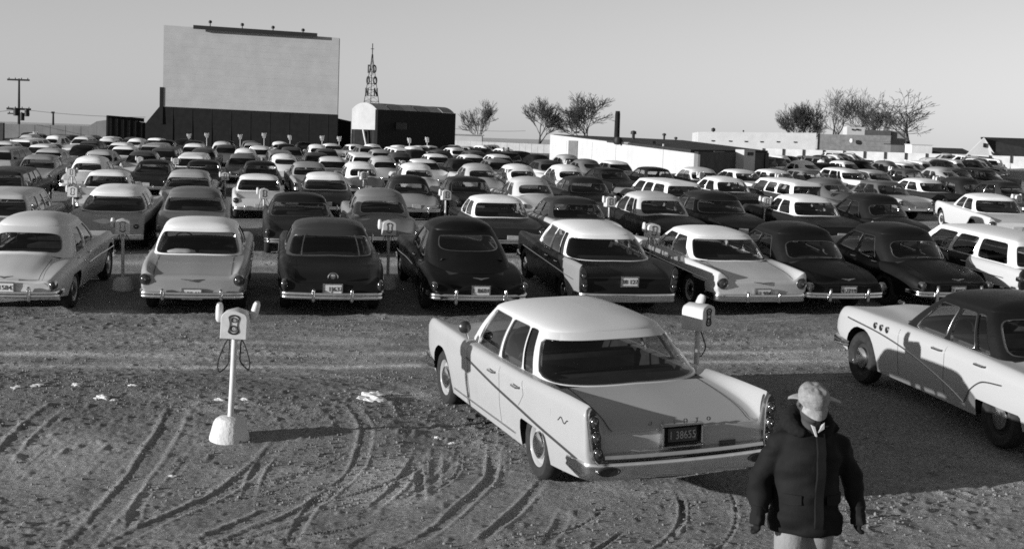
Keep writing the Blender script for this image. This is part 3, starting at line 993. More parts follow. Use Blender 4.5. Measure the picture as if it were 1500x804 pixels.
for _k in range(18):
    _cx, _cy, _r = _rr.uniform(-4.6, -1.2), _rr.uniform(12.2, 15.2), _rr.uniform(1.2, 3.6)
    _a0 = _rr.uniform(-1.7, -.6); _a1 = _a0 + _rr.uniform(.6, 1.3)
    ARCS.append((np.array([(_cx + _r * math.cos(a), _cy + _r * 1.1 * math.sin(a)) for a in np.linspace(_a0, _a1, int(_r * 26))]), _rr.uniform(.05, .10), _rr.uniform(.035, .06)))
RUTS = [(densify([spot(*p) for p in px]), w, d) for px, w, d in RUTS_PX] + ARCS

def fine(x, y):
    """clods, ruts and tracks of the lot, added to the smooth ground where the camera is close"""
    lx = x + .35 * _noise2(x * .7, y * .7, 11); ly = y + .35 * _noise2(x * .7 + 40, y * .7, 12)
    z = .035 * _noise2(lx * .45, ly * .55, 1) + .020 * _noise2(lx * 1.3, ly * 1.5, 2) + .016 * _noise2(lx * 3.1, ly * 3.3, 3)
    rough = .55 + 1.3 * np.clip(_noise2(x * .5, y * .8, 21) + .25, 0, 1)
    z += rough * (.005 * _noise2(lx * 7.3, ly * 7.7, 4) + .006 * _noise2(x * 16, y * 17, 5) + .008 * _noise2(x * 33, y * 35, 6))
    cl = _noise2(x * 11, y * 11.5, 8) + .5
    z += rough * .018 * np.clip(cl - .70, 0, .3) / .3
    pale = np.zeros_like(x)
    for k, (P, w, d) in enumerate(RUTS):
        x0, y0 = P.min(0) - 1; x1, y1 = P.max(0) + 1
        m = (x > x0) & (x < x1) & (y > y0) & (y < y1)
        if not m.any(): continue
        xm, ym = x[m], y[m]
        best = np.full(xm.shape, 9.0); arg = np.zeros(xm.shape)
        n = len(P)
        for i in range(n):
            dd = (xm - P[i, 0]) ** 2 + (ym - P[i, 1]) ** 2
            s = dd < best; best[s] = dd[s]; arg[s] = i
        dist = np.sqrt(best)
        w_ = w * .80 * (1 + .25 * _noise2(xm * 1.5, ym * 1.5, 31 + k))
        ends = np.clip(np.minimum(arg, n - 1 - arg) * .05 / 1.0, 0, 1) ** .8
        fl = ends * (.8 + 1.0 * _noise2(xm * .9, ym * .9, 61 + k))
        d_ = .002 + d * .12
        prof = -d_ * (1 - smooth(w_ * .38, w_ * .56, dist)) + d_ * 1.3 * np.exp(-((dist - w_ * .62) / (w_ * .13)) ** 2)
        floor = dist < w_ * .38
        zz = z[m] * np.where(floor, .75, 1) + prof * fl
        z[m] = zz
        pale[m] = np.maximum(pale[m], ends * .5 * np.exp(-((dist - w_ * .75) / (w_ * .25)) ** 2))
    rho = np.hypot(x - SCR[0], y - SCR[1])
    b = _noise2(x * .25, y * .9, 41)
    streak = np.exp(-((rho - 132.6 - .25 * b) / .22) ** 2) + .8 * np.exp(-((rho - 133.5 - .3 * b) / .16) ** 2) + .5 * np.exp(-((rho - 131.6 - .3 * b) / .14) ** 2)  # sunlit crest: its brightness is put into the colour as pale streaks
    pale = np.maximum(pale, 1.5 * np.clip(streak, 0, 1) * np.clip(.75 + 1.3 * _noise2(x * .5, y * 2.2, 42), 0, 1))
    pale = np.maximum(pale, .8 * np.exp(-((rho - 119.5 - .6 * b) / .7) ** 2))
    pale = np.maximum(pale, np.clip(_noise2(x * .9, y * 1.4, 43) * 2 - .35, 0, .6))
    # soil colour: darker bands around the near ramp crest and front row, paler nearest
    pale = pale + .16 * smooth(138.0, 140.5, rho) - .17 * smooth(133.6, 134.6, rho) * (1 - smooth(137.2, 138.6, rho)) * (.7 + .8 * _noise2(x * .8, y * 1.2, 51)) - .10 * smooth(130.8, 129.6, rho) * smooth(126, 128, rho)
    return z, pale

def build_ground():
    sc = np.concatenate([-np.geomspace(4, .47, 34)[:-1], np.linspace(-.46, .46, 760), np.geomspace(.47, 4, 34)[1:]])
    ys = np.concatenate([np.linspace(-60, 4.5, 16)[:-1], np.linspace(4.5, 6.2, 20)[:-1], 6.2 * np.exp(np.linspace(0, math.log(26 / 6.2), 560))[:-1],
                         np.linspace(26, 46, 110)[:-1], np.linspace(46, 150, 220)[:-1], np.geomspace(150, 2600, 60)])
    X = sc[None, :] * (np.maximum(ys, 4.5)[:, None] * 1.0 + .4) ; Y = np.repeat(ys[:, None], len(sc), 1)
    Z = ground(X, Y)
    near = np.clip((46 - Y) / 8, 0, 1) * np.clip((Y - 4) / 1, 0, 1) * (np.abs(sc)[None, :] < .47)
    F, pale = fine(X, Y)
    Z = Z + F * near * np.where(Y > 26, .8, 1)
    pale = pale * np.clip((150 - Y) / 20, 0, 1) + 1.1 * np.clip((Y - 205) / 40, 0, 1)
    ny, nx = X.shape
    me = bpy.data.meshes.new('ground')
    V = np.stack([X, Y, Z], -1).reshape(-1, 3).astype(np.float32)
    i = np.arange(ny - 1)[:, None] * nx + np.arange(nx - 1)[None, :]
    Q = np.stack([i, i + 1, i + nx + 1, i + nx], -1).reshape(-1, 4).astype(np.int32)
    me.vertices.add(len(V)); me.vertices.foreach_set('co', V.ravel())
    me.loops.add(Q.size); me.loops.foreach_set('vertex_index', Q.ravel())
    me.polygons.add(len(Q)); me.polygons.foreach_set('loop_start', np.arange(0, Q.size, 4, dtype=np.int32))
    me.polygons.foreach_set('use_smooth', np.ones(len(Q), bool))
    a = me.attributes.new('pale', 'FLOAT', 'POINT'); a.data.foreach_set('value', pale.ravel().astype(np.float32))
    me.update(); me.validate()
    m, n, l, b = new_mat('packed_earth')
    tc = n.new('ShaderNodeTexCoord')
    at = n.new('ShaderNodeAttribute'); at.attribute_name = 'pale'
    t1 = n.new('ShaderNodeTexNoise'); t1.inputs['Scale'].default_value = .55; t1.inputs['Detail'].default_value = 9; t1.inputs['Roughness'].default_value = .68
    t2 = n.new('ShaderNodeTexNoise'); t2.inputs['Scale'].default_value = 30; t2.inputs['Detail'].default_value = 8; t2.inputs['Roughness'].default_value = .75
    for t in (t1, t2): l.new(tc.outputs['Object'], t.inputs['Vector'])
    r1 = n.new('ShaderNodeMapRange'); r1.inputs['From Min'].default_value = .3; r1.inputs['From Max'].default_value = .72
    r1.inputs['To Min'].default_value = .17; r1.inputs['To Max'].default_value = .27
    l.new(t1.outputs[0], r1.inputs[0])
    r2 = n.new('ShaderNodeMapRange'); r2.inputs['From Min'].default_value = .3; r2.inputs['From Max'].default_value = .7
    r2.inputs['To Min'].default_value = .3; r2.inputs['To Max'].default_value = 1.85
    l.new(t2.outputs[0], r2.inputs[0])
    mu = n.new('ShaderNodeMath'); mu.operation = 'MULTIPLY'; l.new(r1.outputs[0], mu.inputs[0]); l.new(r2.outputs[0], mu.inputs[1])
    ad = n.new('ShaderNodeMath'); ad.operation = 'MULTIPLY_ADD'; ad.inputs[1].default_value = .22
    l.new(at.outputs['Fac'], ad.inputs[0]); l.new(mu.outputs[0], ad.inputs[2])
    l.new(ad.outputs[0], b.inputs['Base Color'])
    b.inputs['Roughness'].default_value = .95; b.inputs['Specular IOR Level'].default_value = .15
    bp = n.new('ShaderNodeBump'); bp.inputs['Strength'].default_value = 1.0; bp.inputs['Distance'].default_value = .045
    l.new(t2.outputs[0], bp.inputs['Height']); l.new(bp.outputs[0], b.inputs['Normal'])
    me.materials.append(m)
    o = link('ground', me)
    tag(o, kind='structure')
    return o
build_ground()

def fine_z(x, y):
    """height of the built ground at a place"""
    a = np.array([float(x)]); b = np.array([float(y)])
    z = ground(a, b)
    if y < 42: z = z + fine(a, b)[0] * (np.clip((46 - b) / 8, 0, 1))
    return float(z[0])
# ------------------------------------------------------------------ the cars one can point to
WHITE, PALE, LGREY, GREY, DGREY, BLACK = .62, .46, .30, .16, .07, .022
FRONT = 'cars of the front full row'
def hero_desoto():
    d = DESOTO
    # resting height: left rear tyre on the ground fitted from the picture
    z = gz(_dc[0], _dc[1]) - 2.7 * math.sin(d['pitch'])
    r = place_car('fin_sedan', 0, 'white finned sedan parked alone at a speaker post, three stacked lamps in each fin', 'car', None, d['x'], d['y'], d['yaw'], .315, .315, .54,  # one-colour car: the brighter light on top is put into the roof paint
                  pitch=d['pitch'], roll=d['roll'], z=z)
    c = car_kit('fin_sedan', 0)['car']
    strip(r, c, 'side_trim', [(3.55, .80), (2.6, .70), (1.6, .62), (.9, .56), (.25, .50)], .013, M_TRIM_D)
    strip(r, c, 'sill_trim', [(1.95, .335), (4.1, .325)], .012, M_CHROME)
    for x0, x1 in ((3.55, 3.50), (2.42, 2.40)):
        seam(r, c, [x0, x1, x1], .93, .34, 1); seam(r, c, [x0, x1, x1], .93, .34, -1)
    seam(r, c, [1.72, 1.66, 1.80], .93, .66, 1)
    for sg in (1, -1):
        for x in (2.62, 1.86):
            z0 = .845
            mb = MB(); y = c.side_y(x, z0)
            mb.tube([(-sg * (y + .005), x - .09, z0), (-sg * (y + .035), x - .07, z0), (-sg * (y + .035), x + .07, z0), (-sg * (y + .005), x + .09, z0)], .013, 6)
            mb.build('door_handle', M_CHROME, r)
    y = c.side_y(.95, .80)
    MB().lathe([(.032, 0), (.034, .006), (.001, .008)], 14, 'x', c=(-(y), .95, .80)).build('fuel_cap', M_TRIM_D, r)
    # stacked lamps in a dark tower set into the end of each fin
    for sg in (1, -1):
        mb = MB()
        yl = .855
        prof = []
        for k in range(20):
            t = k / 19
            zz = .52 + t * .50
            hw = .046 * min(1, max(0, math.sin(PI * min(1, max(.0, t)))) ** .35 + .12)
            prof.append((zz, hw))
        xb = .035
        pts_l = [(-(sg * (yl + .05 * ((zz - .52) / .5)) + hw), xb + .10 * (zz - .52), zz) for zz, hw in prof]
        pts_r = [(-(sg * (yl + .05 * ((zz - .52) / .5)) - hw), xb + .10 * (zz - .52), zz) for zz, hw in prof]
        back_l = [(x, y0 + .10, z0) for x, y0, z0 in pts_l]; back_r = [(x, y0 + .10, z0) for x, y0, z0 in pts_r]
        mb.grid(np.array([back_l, pts_l, pts_r, back_r]), closed_u=True)
        tw = mb.build('lamp_tower', plain('tower_dark', .03, .35), r)
        for zz in (.62, .76, .90):
            o = link('tail_light', car_kit('fin_sedan', 0)['lamp'], tw)
            o.location = (-sg * (yl + .05 * ((zz - .52) / .5)), xb + .10 * (zz - .52) - .012, zz)
            o.scale = (.62, .7, .86)
        # chrome edge of the fin end
        mb = MB().tube([(p[0] * 1.0, p[1] - .004, p[2]) for p in pts_l] , .008, 6)
        mb.build('tower_trim', M_CHROME, tw)
        # bumper end with its oval exhaust port
        mb = MB()
        mb.lathe([(.060, .06), (.060, -.006), (.050, -.010), (.048, -.002), (.001, .0)], 20, 'y')
        mb.v = [(x * 1.9 - sg * .76, y + .015 + (x * sg < 0) * 0, z * .72 + .45) for x, y, z in mb.v]
        mb.build('exhaust_port', plain('port_dark', .02, .4), r)
    # upper bumper bar and deck edge
    mb = MB()
    n = 24
    rows = []
    for k in range(n):
        y = -.80 + 1.6 * k / (n - 1); xb = -.035 + .05 * (y / .8) ** 2
        rows.append([(-y, xb + .07, .60), (-y, xb + .01, .595), (-y, xb, .565), (-y, xb + .02, .545), (-y, xb + .07, .54)])
    mb.grid(np.array(rows)).build('bumper_rail', M_CHROME, r)
    # the lid: thin gaps
    mb = MB()
    for sg in (1, -1):
        P = []
        for x in np.linspace(.10, 1.20, 16):
            yy = .70
            zz = c.top_z(max(x, c.x0), yy) + .003
            P.append([(-sg * (yy - .004), x, zz), (-sg * (yy + .004), x, zz)])
        MB().grid(np.array(P)).build('lid_gap', M_DARK, r)
    # plate in its deep frame, maker's letters above
    zp = .722
    xb = tail_x(c, 0, zp) - .012
    p = MB()
    for cx, cz, sx, sz in ((-.03, .098, .42, .024), (-.03, -.098, .42, .024), (.168, 0, .024, .172), (-.228, 0, .024, .172)):
        p.box((cx, xb - .02, zp + cz), (sx, .07, sz), bev=.008)
    fr = p.build('plate_frame', M_CHROME, r)
    MB().box((-.03, xb + .006, zp), (.37, .01, .17)).build('plate_recess', M_DARK, fr)
    pl = MB().box((-.02, xb - .008, zp), (.29, .008, .13), bev=.003).build('license_plate', plain('plate_dark', .035, .5), r)
    t = text_mesh('plate_number', '1 38655', .105, plain('plate_pale', .30, .5), pl); t.location = (-.02, xb - .014, zp - .004); t.rotation_euler = (PI / 2, 0, 0); t.scale = (.80, 1, 1)
    for k, ch in enumerate('DESOTO'):
        x = (k - 2.5) * .118
        zz = .838
        o = text_mesh('letter', ch, .052, M_TRIM_D, r, .008)
        o.location = (x - .03, tail_x(c, abs(x), zz) - .002, zz); o.rotation_euler = (PI / 2 - .2, 0, 0)
    # small script and badges
    mb = MB().tube([(-(c.side_y(x, .79 + .02 * math.sin(x * 40)) + .004), x, .79 + .022 * math.sin(x * 40)) for x in np.linspace(.74, .50, 24)], .005, 5)
    mb.build('script_badge', M_TRIM_D, r)
    MB().box((.45, tail_x(c, .45, .61) - .01, .615), (.16, .012, .028)).build('deck_badge', M_TRIM_D, r)
    # door mirror on the left
    mb = MB().tube([(-.90, 3.75, .95), (-.93, 3.76, 1.08)], .012, 6)
    mi = mb.build('door_mirror', M_CHROME, r)
    MB().lathe([(.001, -.05), (.04, -.045), (.07, -.015), (.075, 0), (.07, .006), (.001, .006)], 18, 'y', c=(-.94, 3.76, 1.11)).build('mirror_head', M_TRIM_D, mi)
    # head lamps under the brow
    for sg in (1, -1):
        MB().lathe([(.001, .05), (.06, .045), (.10, .02), (.11, 0), (.115, -.06)], 20, 'y', c=(-sg * .74, 5.44, .72)).build('headlight', M_LENS, r)
    MB().tube([(.84, .95, .98), (.86, .93, 1.45)], .006, 5).build('aerial', M_CHROME, r) if False else None
    # no patch on the left wing; the speaker box casts its shadow there
    return r
hero_desoto()

def hero_buick():
    # fitted: left wheels at the two measured contact points
    c = car_kit('port_sedan', 0)['car']; st = c.st
    fx, fy = spot(1257, 558); rx, ry = spot(1478, 660)
    yaw = math.atan2(-(fx - rx), fy - ry)
    hd = (-math.sin(yaw), math.cos(yaw)); lf = (-math.cos(yaw), -math.sin(yaw))
    mx, my = .5 * (fx + rx) - lf[0] * .84, .5 * (fy + ry) - lf[1] * .84
    mid = .5 * (st['xr'] + st['xf'])
    x, y = mx - hd[0] * mid, my - hd[1] * mid
    r = place_car('port_sedan', 0, 'white sedan with a black roof and three portholes in its front wing', 'car', None, x, y, yaw, .36, .36, .008, rim=.03)
    strip(r, c, 'side_sweep', [(4.75, .84), (4.0, .80), (3.3, .72), (2.7, .60), (2.2, .46), (1.95, .36)], .012, M_CHROME)
    strip(r, c, 'side_sweep', [(1.95, .36), (1.80, .55), (1.55, .70), (1.2, .74)], .010, M_CHROME)
    for sg in (1, -1):
        for x_ in (4.02, 3.87, 3.72):
            y_ = c.side_y(x_, .865)
            MB().lathe([(.040, .004), (.036, .014), (.026, .012)], 16, 'x', c=(-y_, x_, .865)).build('porthole_ring', M_CHROME, r) if False else None
            mb = MB()
            mb.lathe([(.044, -.01), (.044, .008), (.032, .014), (.030, .006)], 16, 'x', mat=0)
            mb.lathe([(.030, .006), (.001, .002)], 16, 'x', mat=1)
            mb.v = [(-sg * (y_ + .002) - sg * vx, x_ + vy, .865 + vz) for vx, vy, vz in mb.v]
            mb.build('porthole', [M_CHROME, M_DARK], r)
        for x_ in (2.55, 1.66):
            y_ = c.side_y(x_, .87)
            MB().tube([(-sg * (y_ + .005), x_ - .10, .87), (-sg * (y_ + .035), x_ - .08, .87), (-sg * (y_ + .035), x_ + .08, .87), (-sg * (y_ + .005), x_ + .10, .87)], .013, 6).build('door_handle', M_CHROME, r)
        seam(r, c, [3.45, 3.42, 3.42], .93, .33, sg); seam(r, c, [2.40, 2.38, 2.38], .93, .33, sg)
        MB().lathe([(.001, .05), (.06, .045), (.09, .02), (.10, 0), (.10, -.08)], 20, 'y', c=(-sg * .74, 5.20, .74)).build('headlight', M_LENS, r)
    MB().box((0, 4.98, 1.0), (.03, .16, .05), bev=.012).build('hood_ornament', M_CHROME, r)
    return r
hero_buick()

def emblem(root, c, z, w=.34, shape='v', y=0):
    xb = tail_x(c, abs(y), z) - .012
    mb = MB()
    if shape == 'v':
        mb.tube([(-w / 2 - y, xb + .01, z + .012), (-.05 - y, xb - .004, z), (-y, xb - .008, z - .012), (.05 - y, xb - .004, z), (w / 2 - y, xb + .01, z + .012)], [.005, .014, .02, .014, .005], 6)
    elif shape == 'ring':
        mb.tube([(-y + .085 * math.cos(a), xb, z + .085 * math.sin(a)) for a in np.linspace(-.1, PI + .1, 19)], .012, 6)
        mb.lathe([(.045, -.008), (.001, -.02)], 14, 'y', c=(-y, xb + .01, z + .02))
    else:
        mb.box((-y, xb, z), (w, .03, .03), bev=.01)
    return mb.build('emblem', M_CHROME, root)

def row1():
    R = ROWS[1]
    spec = [
        # px, style, main, second, roof, zone, label, plate
        (6, 'round_sedan', .46, None, .50, None, 'pale rounded sedan at the left end of the front row, partly out of frame', 'L 15843'),
        (281, 'jet_sedan', .26, None, .80, None, 'grey sedan with a white roof straight behind the lone speaker post', 'Y 22415'),
        (487, 'hardtop', .010, None, .04, None, 'dark hardtop with a three-pane back window and a half-ring emblem on its deck', 'L 1J637'),
        (704, 'fastback', .005, None, .006, None, 'black fastback with a small back window and a full-width straight bumper', 'L 8601'),
        (922, 'fin_sedan', .009, .20, .80, lambda x, z: x < 1.05 + (z - .5) * .55, 'dark finned sedan with a white roof directly behind the white finned sedan', '38 127'),
        (1118, 'jet_fin', .46, .015, .80, lambda x, z: x > .62 and z < .80 and z < .62 + .045 * x, 'white sedan with dark lower flanks and big round tail lamps under low fins', '61 904'),  # white roof over a white body: light on top put into its colour
        (1243, 'round_sedan', .005, None, .008, None, 'black rounded sedan just right of the white sedan with dark lower flanks', '4 7719'),
        (1404, 'round_sedan', .006, None, .009, None, 'black rounded sedan with two tall bumper guards beside a pale-roofed wagon', '2 8053'),
        (1545, 'wagon', .02, .40, .70, lambda x, z: x < 1.7 and z > .5, 'pale-roofed wagon with dark flanks at the right end of the front row', '7 312'),
    ]
    for i, (px, sty, main, sec, roof, zone, lab, num) in enumerate(spec):
        x, y = on_row(px, .45, R)
        yaw = math.atan2(-(SCR[0] - x), SCR[1] - y) + math.radians((-4, -1, -1.5, 0, -1, 1, 1, 2, 2)[i])
        key = sty
        if zone is not None:
            key = sty + '_front'
            st = dict(STYLES[sty]); st['zones'] = zone
            if sty == 'fin_sedan': st['lamps'] = 'tower'
            STYLES[key] = st
        if i == 7:
            key = 'guard_sedan'; st = dict(STYLES['round_sedan']); st['bumper'] = dict(st['bumper'], guards=(.52,), gh=.34); STYLES[key] = st
        r = place_car(key, 0, lab, 'car', FRONT, x, y, yaw, main, sec, roof)
        c = car_kit(key, 0)['car']
        if sty == 'fin_sedan':
            for sg in (1, -1):
                mb = MB()
                zz = np.linspace(.55, 1.0, 14)
                hw = [.055 * min(1, max(0, math.sin(PI * k / 13)) ** .4 + .15) for k in range(14)]
                L = [(-(sg * (.86 + .05 * (z - .55) / .45) + h), .04 + .1 * (z - .52), z) for z, h in zip(zz, hw)]
                Rr = [(-(sg * (.86 + .05 * (z - .55) / .45) - h), .04 + .1 * (z - .52), z) for z, h in zip(zz, hw)]
                mb.grid(np.array([[(a, b + .1, d) for a, b, d in L], L, Rr, [(a, b + .1, d) for a, b, d in Rr]]), closed_u=True)
                tw = mb.build('lamp_tower', plain('tower_dark', .03, .35), r)
                for z in (.66, .84):
                    o = link('tail_light', car_kit(key, 0)['lamp'], tw); o.location = (-sg * (.86 + .05 * (z - .55) / .45), .02 + .1 * (z - .52), z); o.scale = (.8, .8, .8)
        p = plate(r, c, num, y={1: .0, 6: 0}.get(i, 0), z={0: .58, 1: .50, 2: .60, 3: .58, 4: .74, 5: .52, 6: .56, 7: .54}.get(i))
        if i in (0, 1, 3, 5, 6, 7): emblem(r, c, {0: .76, 1: .74, 3: .80, 5: .72, 6: .78, 7: .76}[i], .40 if i in (1, 5) else .30)
        if i == 2: emblem(r, c, .80, shape='ring')
        strip(r, c, 'side_trim', [(st_x, z) for st_x, z in (((.5, .70), (2.2, .72), (4.6, .74)) if sty not in ('round_sedan', 'fastback') else ((2.4, .66), (3.4, .67), (4.5, .66)))], .010)
        for sg in (1, -1):
            for x_ in (2.5, 1.75):
                z0 = .85; y_ = c.side_y(x_, z0)
                MB().tube([(-sg * (y_ + .004), x_ - .08, z0), (-sg * (y_ + .03), x_ - .06, z0), (-sg * (y_ + .03), x_ + .06, z0), (-sg * (y_ + .004), x_ + .08, z0)], .012, 6).build('door_handle', M_CHROME, r)
            seam(r, c, [2.42], .88, .36, sg)
            seam(r, c, [3.40], .90, .36, sg)
        # the lid: two thin gaps along its sides and one across under the glass
        wl_ = float(c.wi(.6)) * .96
        for sg in (1, -1):
            P = []
            for x_ in np.linspace(max(c.x0 + .02, .16), c.g['xr'] - .05, 14):
                zz = c.top_z(x_, wl_) + .003
                P.append([(-sg * (wl_ - .005), x_, zz), (-sg * (wl_ + .005), x_, zz)])
            if c.g['xr'] > .6 and sty != 'fastback': MB().grid(np.array(P)).build('lid_gap', M_DARK, r)
        if sty == 'hardtop':
            c.rc = {}
            for sg in (1, -1):
                pts = []
                for v in np.linspace(.05, .83, 8):
                    p_ = np.array(c.S(2.62, v)); pts.append((-sg * p_[1], p_[0] - .012, p_[2]))
                MB().tube(pts, .012, 6).build('window_divider', M_CHROME, r)
        if i == 1:
            hd = (-math.sin(yaw), math.cos(yaw)); lf = (-math.cos(yaw), -math.sin(yaw))
            bm = bmesh.new(); bmesh.ops.create_icosphere(bm, subdivisions=3, radius=1)
            for v in bm.verts:
                n_ = float(_noise2(np.array([v.co.x * 2.2]), np.array([v.co.y * 2 + v.co.z]), 5)[0])
                v.co *= (1 + .3 * n_); v.co.x *= .26; v.co.y *= .13; v.co.z *= .075
            me = bpy.data.meshes.new('folded_cloth'); bm.to_mesh(me); bm.free()
            me.polygons.foreach_set('use_smooth', [True] * len(me.polygons)); me.materials.append(plain('white_cloth', .8, .9))
            o = link('folded_cloth', me)
            o.location = (x + hd[0] * 1.58 + lf[0] * .30, y + hd[1] * 1.58 + lf[1] * .30, r.location.z + 1.02 + .06); o.rotation_euler = (0, 0, yaw)
            tag(o, 'white folded cloth lying behind the back window of the grey white-roofed sedan', 'cloth')
row1()
# ------------------------------------------------------------------ the rows behind
ORD = ['first', 'second', 'third', 'fourth', 'fifth', 'sixth', 'seventh', 'eighth', 'ninth', 'tenth', 'eleventh', 'twelfth', 'thirteenth', 'fourteenth', 'fifteenth', 'sixteenth', 'seventeenth', 'eighteenth', 'nineteenth', 'twentieth']
def ordn(n):
    if n <= 20: return ORD[n - 1]
    t = ['twenty', 'thirty', 'forty'][n // 10 - 2]
    return t + 'ieth'[0:0] + ('' if n % 10 == 0 else '-' + ORD[n % 10 - 1]) if n % 10 else {20: 'twentieth', 30: 'thirtieth', 40: 'fortieth'}[n]
TONE = lambda v: 'white' if v > .42 else ('pale grey' if v > .24 else ('grey' if v > .11 else ('dark grey' if v > .04 else 'black')))
KIND = dict(fin_sedan='finned sedan', round_sedan='rounded sedan', fastback='fastback', jet_sedan='sedan', jet_fin='low sedan', hardtop='hardtop', wagon='station wagon', port_sedan='big sedan')
def zone_for(sty):
    if sty in ('jet_sedan', 'hardtop'): return lambda x, z: z < .70 + .03 * x * 0 and x > .5
    return None
def zoned(sty):
    key = sty + '_two_tone'
    if key not in STYLES:
        st = dict(STYLES[sty]); st['zones'] = lambda x, z: z < .72; STYLES[key] = st
    return key

W, P_, L_, G_, D_, B_ = .50, .38, .27, .15, .06, .02
DARKEN = lambda v: v if v is None or v > .085 else round(v * .38, 3)
RW = .80                                             # white roof, painted lighter than white bodies to stand in for light
# picture column of the back window, row of the roof top, style, body, second tone, roof
ROW2 = [(10, 272, 'wagon', .12, None, .48, 'pale-roofed wagon seen over the roof of the pale rounded sedan'),
        (168, 268, 'fin_sedan', .32, .07, RW, 'white-roofed sedan with fins and dark flanks'),
        (285, 268, 'hardtop', .14, None, .12, 'dark grey hardtop straight ahead of the sedan whose plate reads 22415'),
        (440, 286, 'hardtop', .05, None, .035, 'low black hardtop half hidden by the dark hardtop with the half-ring emblem'),
        (560, 271, 'round_sedan', .17, None, .17, 'mid-grey rounded sedan with a speaker post before its tail'),
        (735, 278, 'jet_sedan', .05, .30, RW, 'dark sedan with a white roof just beyond the black fastback'),
        (848, 283, 'jet_sedan', .40, None, .07, 'pale sedan with a dark roof just beyond the dark finned sedan'),
        (972, 277, 'port_sedan', .03, None, .46, 'black sedan with a pale grey roof beyond a white low-finned sedan'),
        (1058, 274, 'hardtop', .025, None, .04, 'black hardtop left of a lone white speaker box'),
        (1197, 279, 'jet_sedan', .03, None, RW, 'black sedan with a white roof right of the white speaker box'),
        (1297, 280, 'round_sedan', .03, None, .03, 'black sedan with pale window pillars behind a big white-topped speaker box'),
        (1465, 280, 'jet_fin', W, None, RW, 'all-white sedan with a slim back window near the picture edge', -21),
        (1590, 284, 'jet_sedan', .1, None, .1, '')]
ROW3 = [(12, 239, 'wagon', .05, None, .05, 'dark wagon with a white-framed rear window'),
        (157, 243, 'jet_sedan', .44, None, RW, 'white sedan behind the white-roofed finned sedan'),
        (276, 244, 'hardtop', .30, None, .34, 'pale grey hardtop ahead of a dark grey hardtop'),
        (380, 249, 'jet_sedan', W, None, RW, 'all-white sedan facing a speaker post in the third row'),
        (478, 248, 'hardtop', .04, None, RW, 'black hardtop with a white roof in the third row'),
        (602, 253, 'round_sedan', .26, None, .05, 'pale rounded sedan with a black roof in the third row'),
        (690, 253, 'jet_sedan', .05, .3, .05, 'dark sedan with paler flanks in the third row'),
        (783, 256, 'round_sedan', .46, None, .46, 'pale rounded sedan beyond the pale sedan with a dark roof'),
        (865, 255, 'hardtop', .03, None, .05, 'black hardtop with a dark roof in the third row'),
        (982, 257, 'wagon', .12, .1, RW, 'white-roofed wagon beyond the black sedan with the pale grey roof'),
        (1075, 253, 'jet_sedan', .04, None, RW, 'dark sedan with a white roof below the flat-roofed hall'),
        (1160, 257, 'wagon', .08, None, RW, 'long white-roofed wagon with dark flanks in the third row'),
        (1225, 260, 'fastback', .10, None, .10, 'dark grey fastback in the third row'),
        (1310, 260, 'jet_sedan', .36, None, .09, 'pale sedan with a dark roof in the third row'),
        (1372, 258, 'jet_fin', .05, None, RW, 'dark low sedan with a white roof in the third row'),
        (1425, 257, 'round_sedan', .04, None, .05, 'black rounded sedan in the third row at the far right'),
        (1488, 263, 'hardtop', .03, None, .06, 'black hardtop in the third row by the picture edge'),
        (-60, 239, 'hardtop', .1, None, .3, '')]
def roof_hit(px, py, zr):
    return spot(px, py, zr)

def listed(rows, k, q):
    R = ROWS[k]
    out = []
    for i, (px, py, sty, a, b, rf, lab, *turn) in enumerate(rows):
        if px < 0 or px > 1560: continue
        zr = {'wagon': 1.54, 'jet_fin': 1.45, 'fin_sedan': 1.47, 'hardtop': 1.53}.get(sty, 1.56) + .13
        x, y = roof_hit(px, py, zr)
        rho = math.hypot(x - SCR[0], y - SCR[1])
        vx, vy = (SCR[0] - x) / rho, (SCR[1] - y) / rho
        rb = rho + 2.45
        rb2 = R + max(-3.2, min(2.0, rb - R))
        x0, y0 = SCR[0] - vx * rb2, SCR[1] - vy * rb2
        # keep the measured column for the back window
        dxp = ray(px, py)[0]
        yaw = math.atan2(-vx, vy) + math.radians(rng.uniform(-2, 2) + (turn[0] if turn else -4 * max(0, px - 900) / 600))
        hd = (-math.sin(yaw), math.cos(yaw))
        yw = y0 + hd[1] * 1.6
        x0 = dxp * yw - hd[0] * 1.6
        key = zoned(sty) if b is not None else sty
        place_car(key, q, lab, 'car', 'cars of the %s row' % ORD[k - 1], x0, y0, yaw, DARKEN(a), DARKEN(b), DARKEN(rf))
listed(ROW2, 2, 1)
listed(ROW3, 3, 1)

def hall_block(x, y):
    """inside the low hall, its forecourt, or beyond the fences"""
    return False
BLOCKS = []      # rectangles nobody parks in: (centre, yaw, half length, half width)
def blocked(x, y):
    for (cx, cy, yaw, hl, hw) in BLOCKS:
        dx, dy = x - cx, y - cy
        a = math.cos(yaw) * dx + math.sin(yaw) * dy; b = -math.sin(yaw) * dx + math.cos(yaw) * dy
        if abs(a) < hl and abs(b) < hw: return True
    return False

def in_view(x, y, z, m=12):
    d = np.array([x, y, z - CAM_H]); zz = d @ _fw
    px = 750 + CAM_F * (d @ _rt) / zz; py = CAM_CY - CAM_F * (d @ _up) / zz
    return -m < px < 1500 + m, px, py

MIX = [('jet_sedan', 26), ('hardtop', 20), ('round_sedan', 16), ('jet_fin', 12), ('fin_sedan', 9), ('fastback', 7), ('wagon', 8), ('port_sedan', 6)]
def pick():
    t = rng.uniform(0, sum(m[1] for m in MIX))
    for n, w in MIX:
        t -= w
        if t <= 0: return n
    return 'jet_sedan'

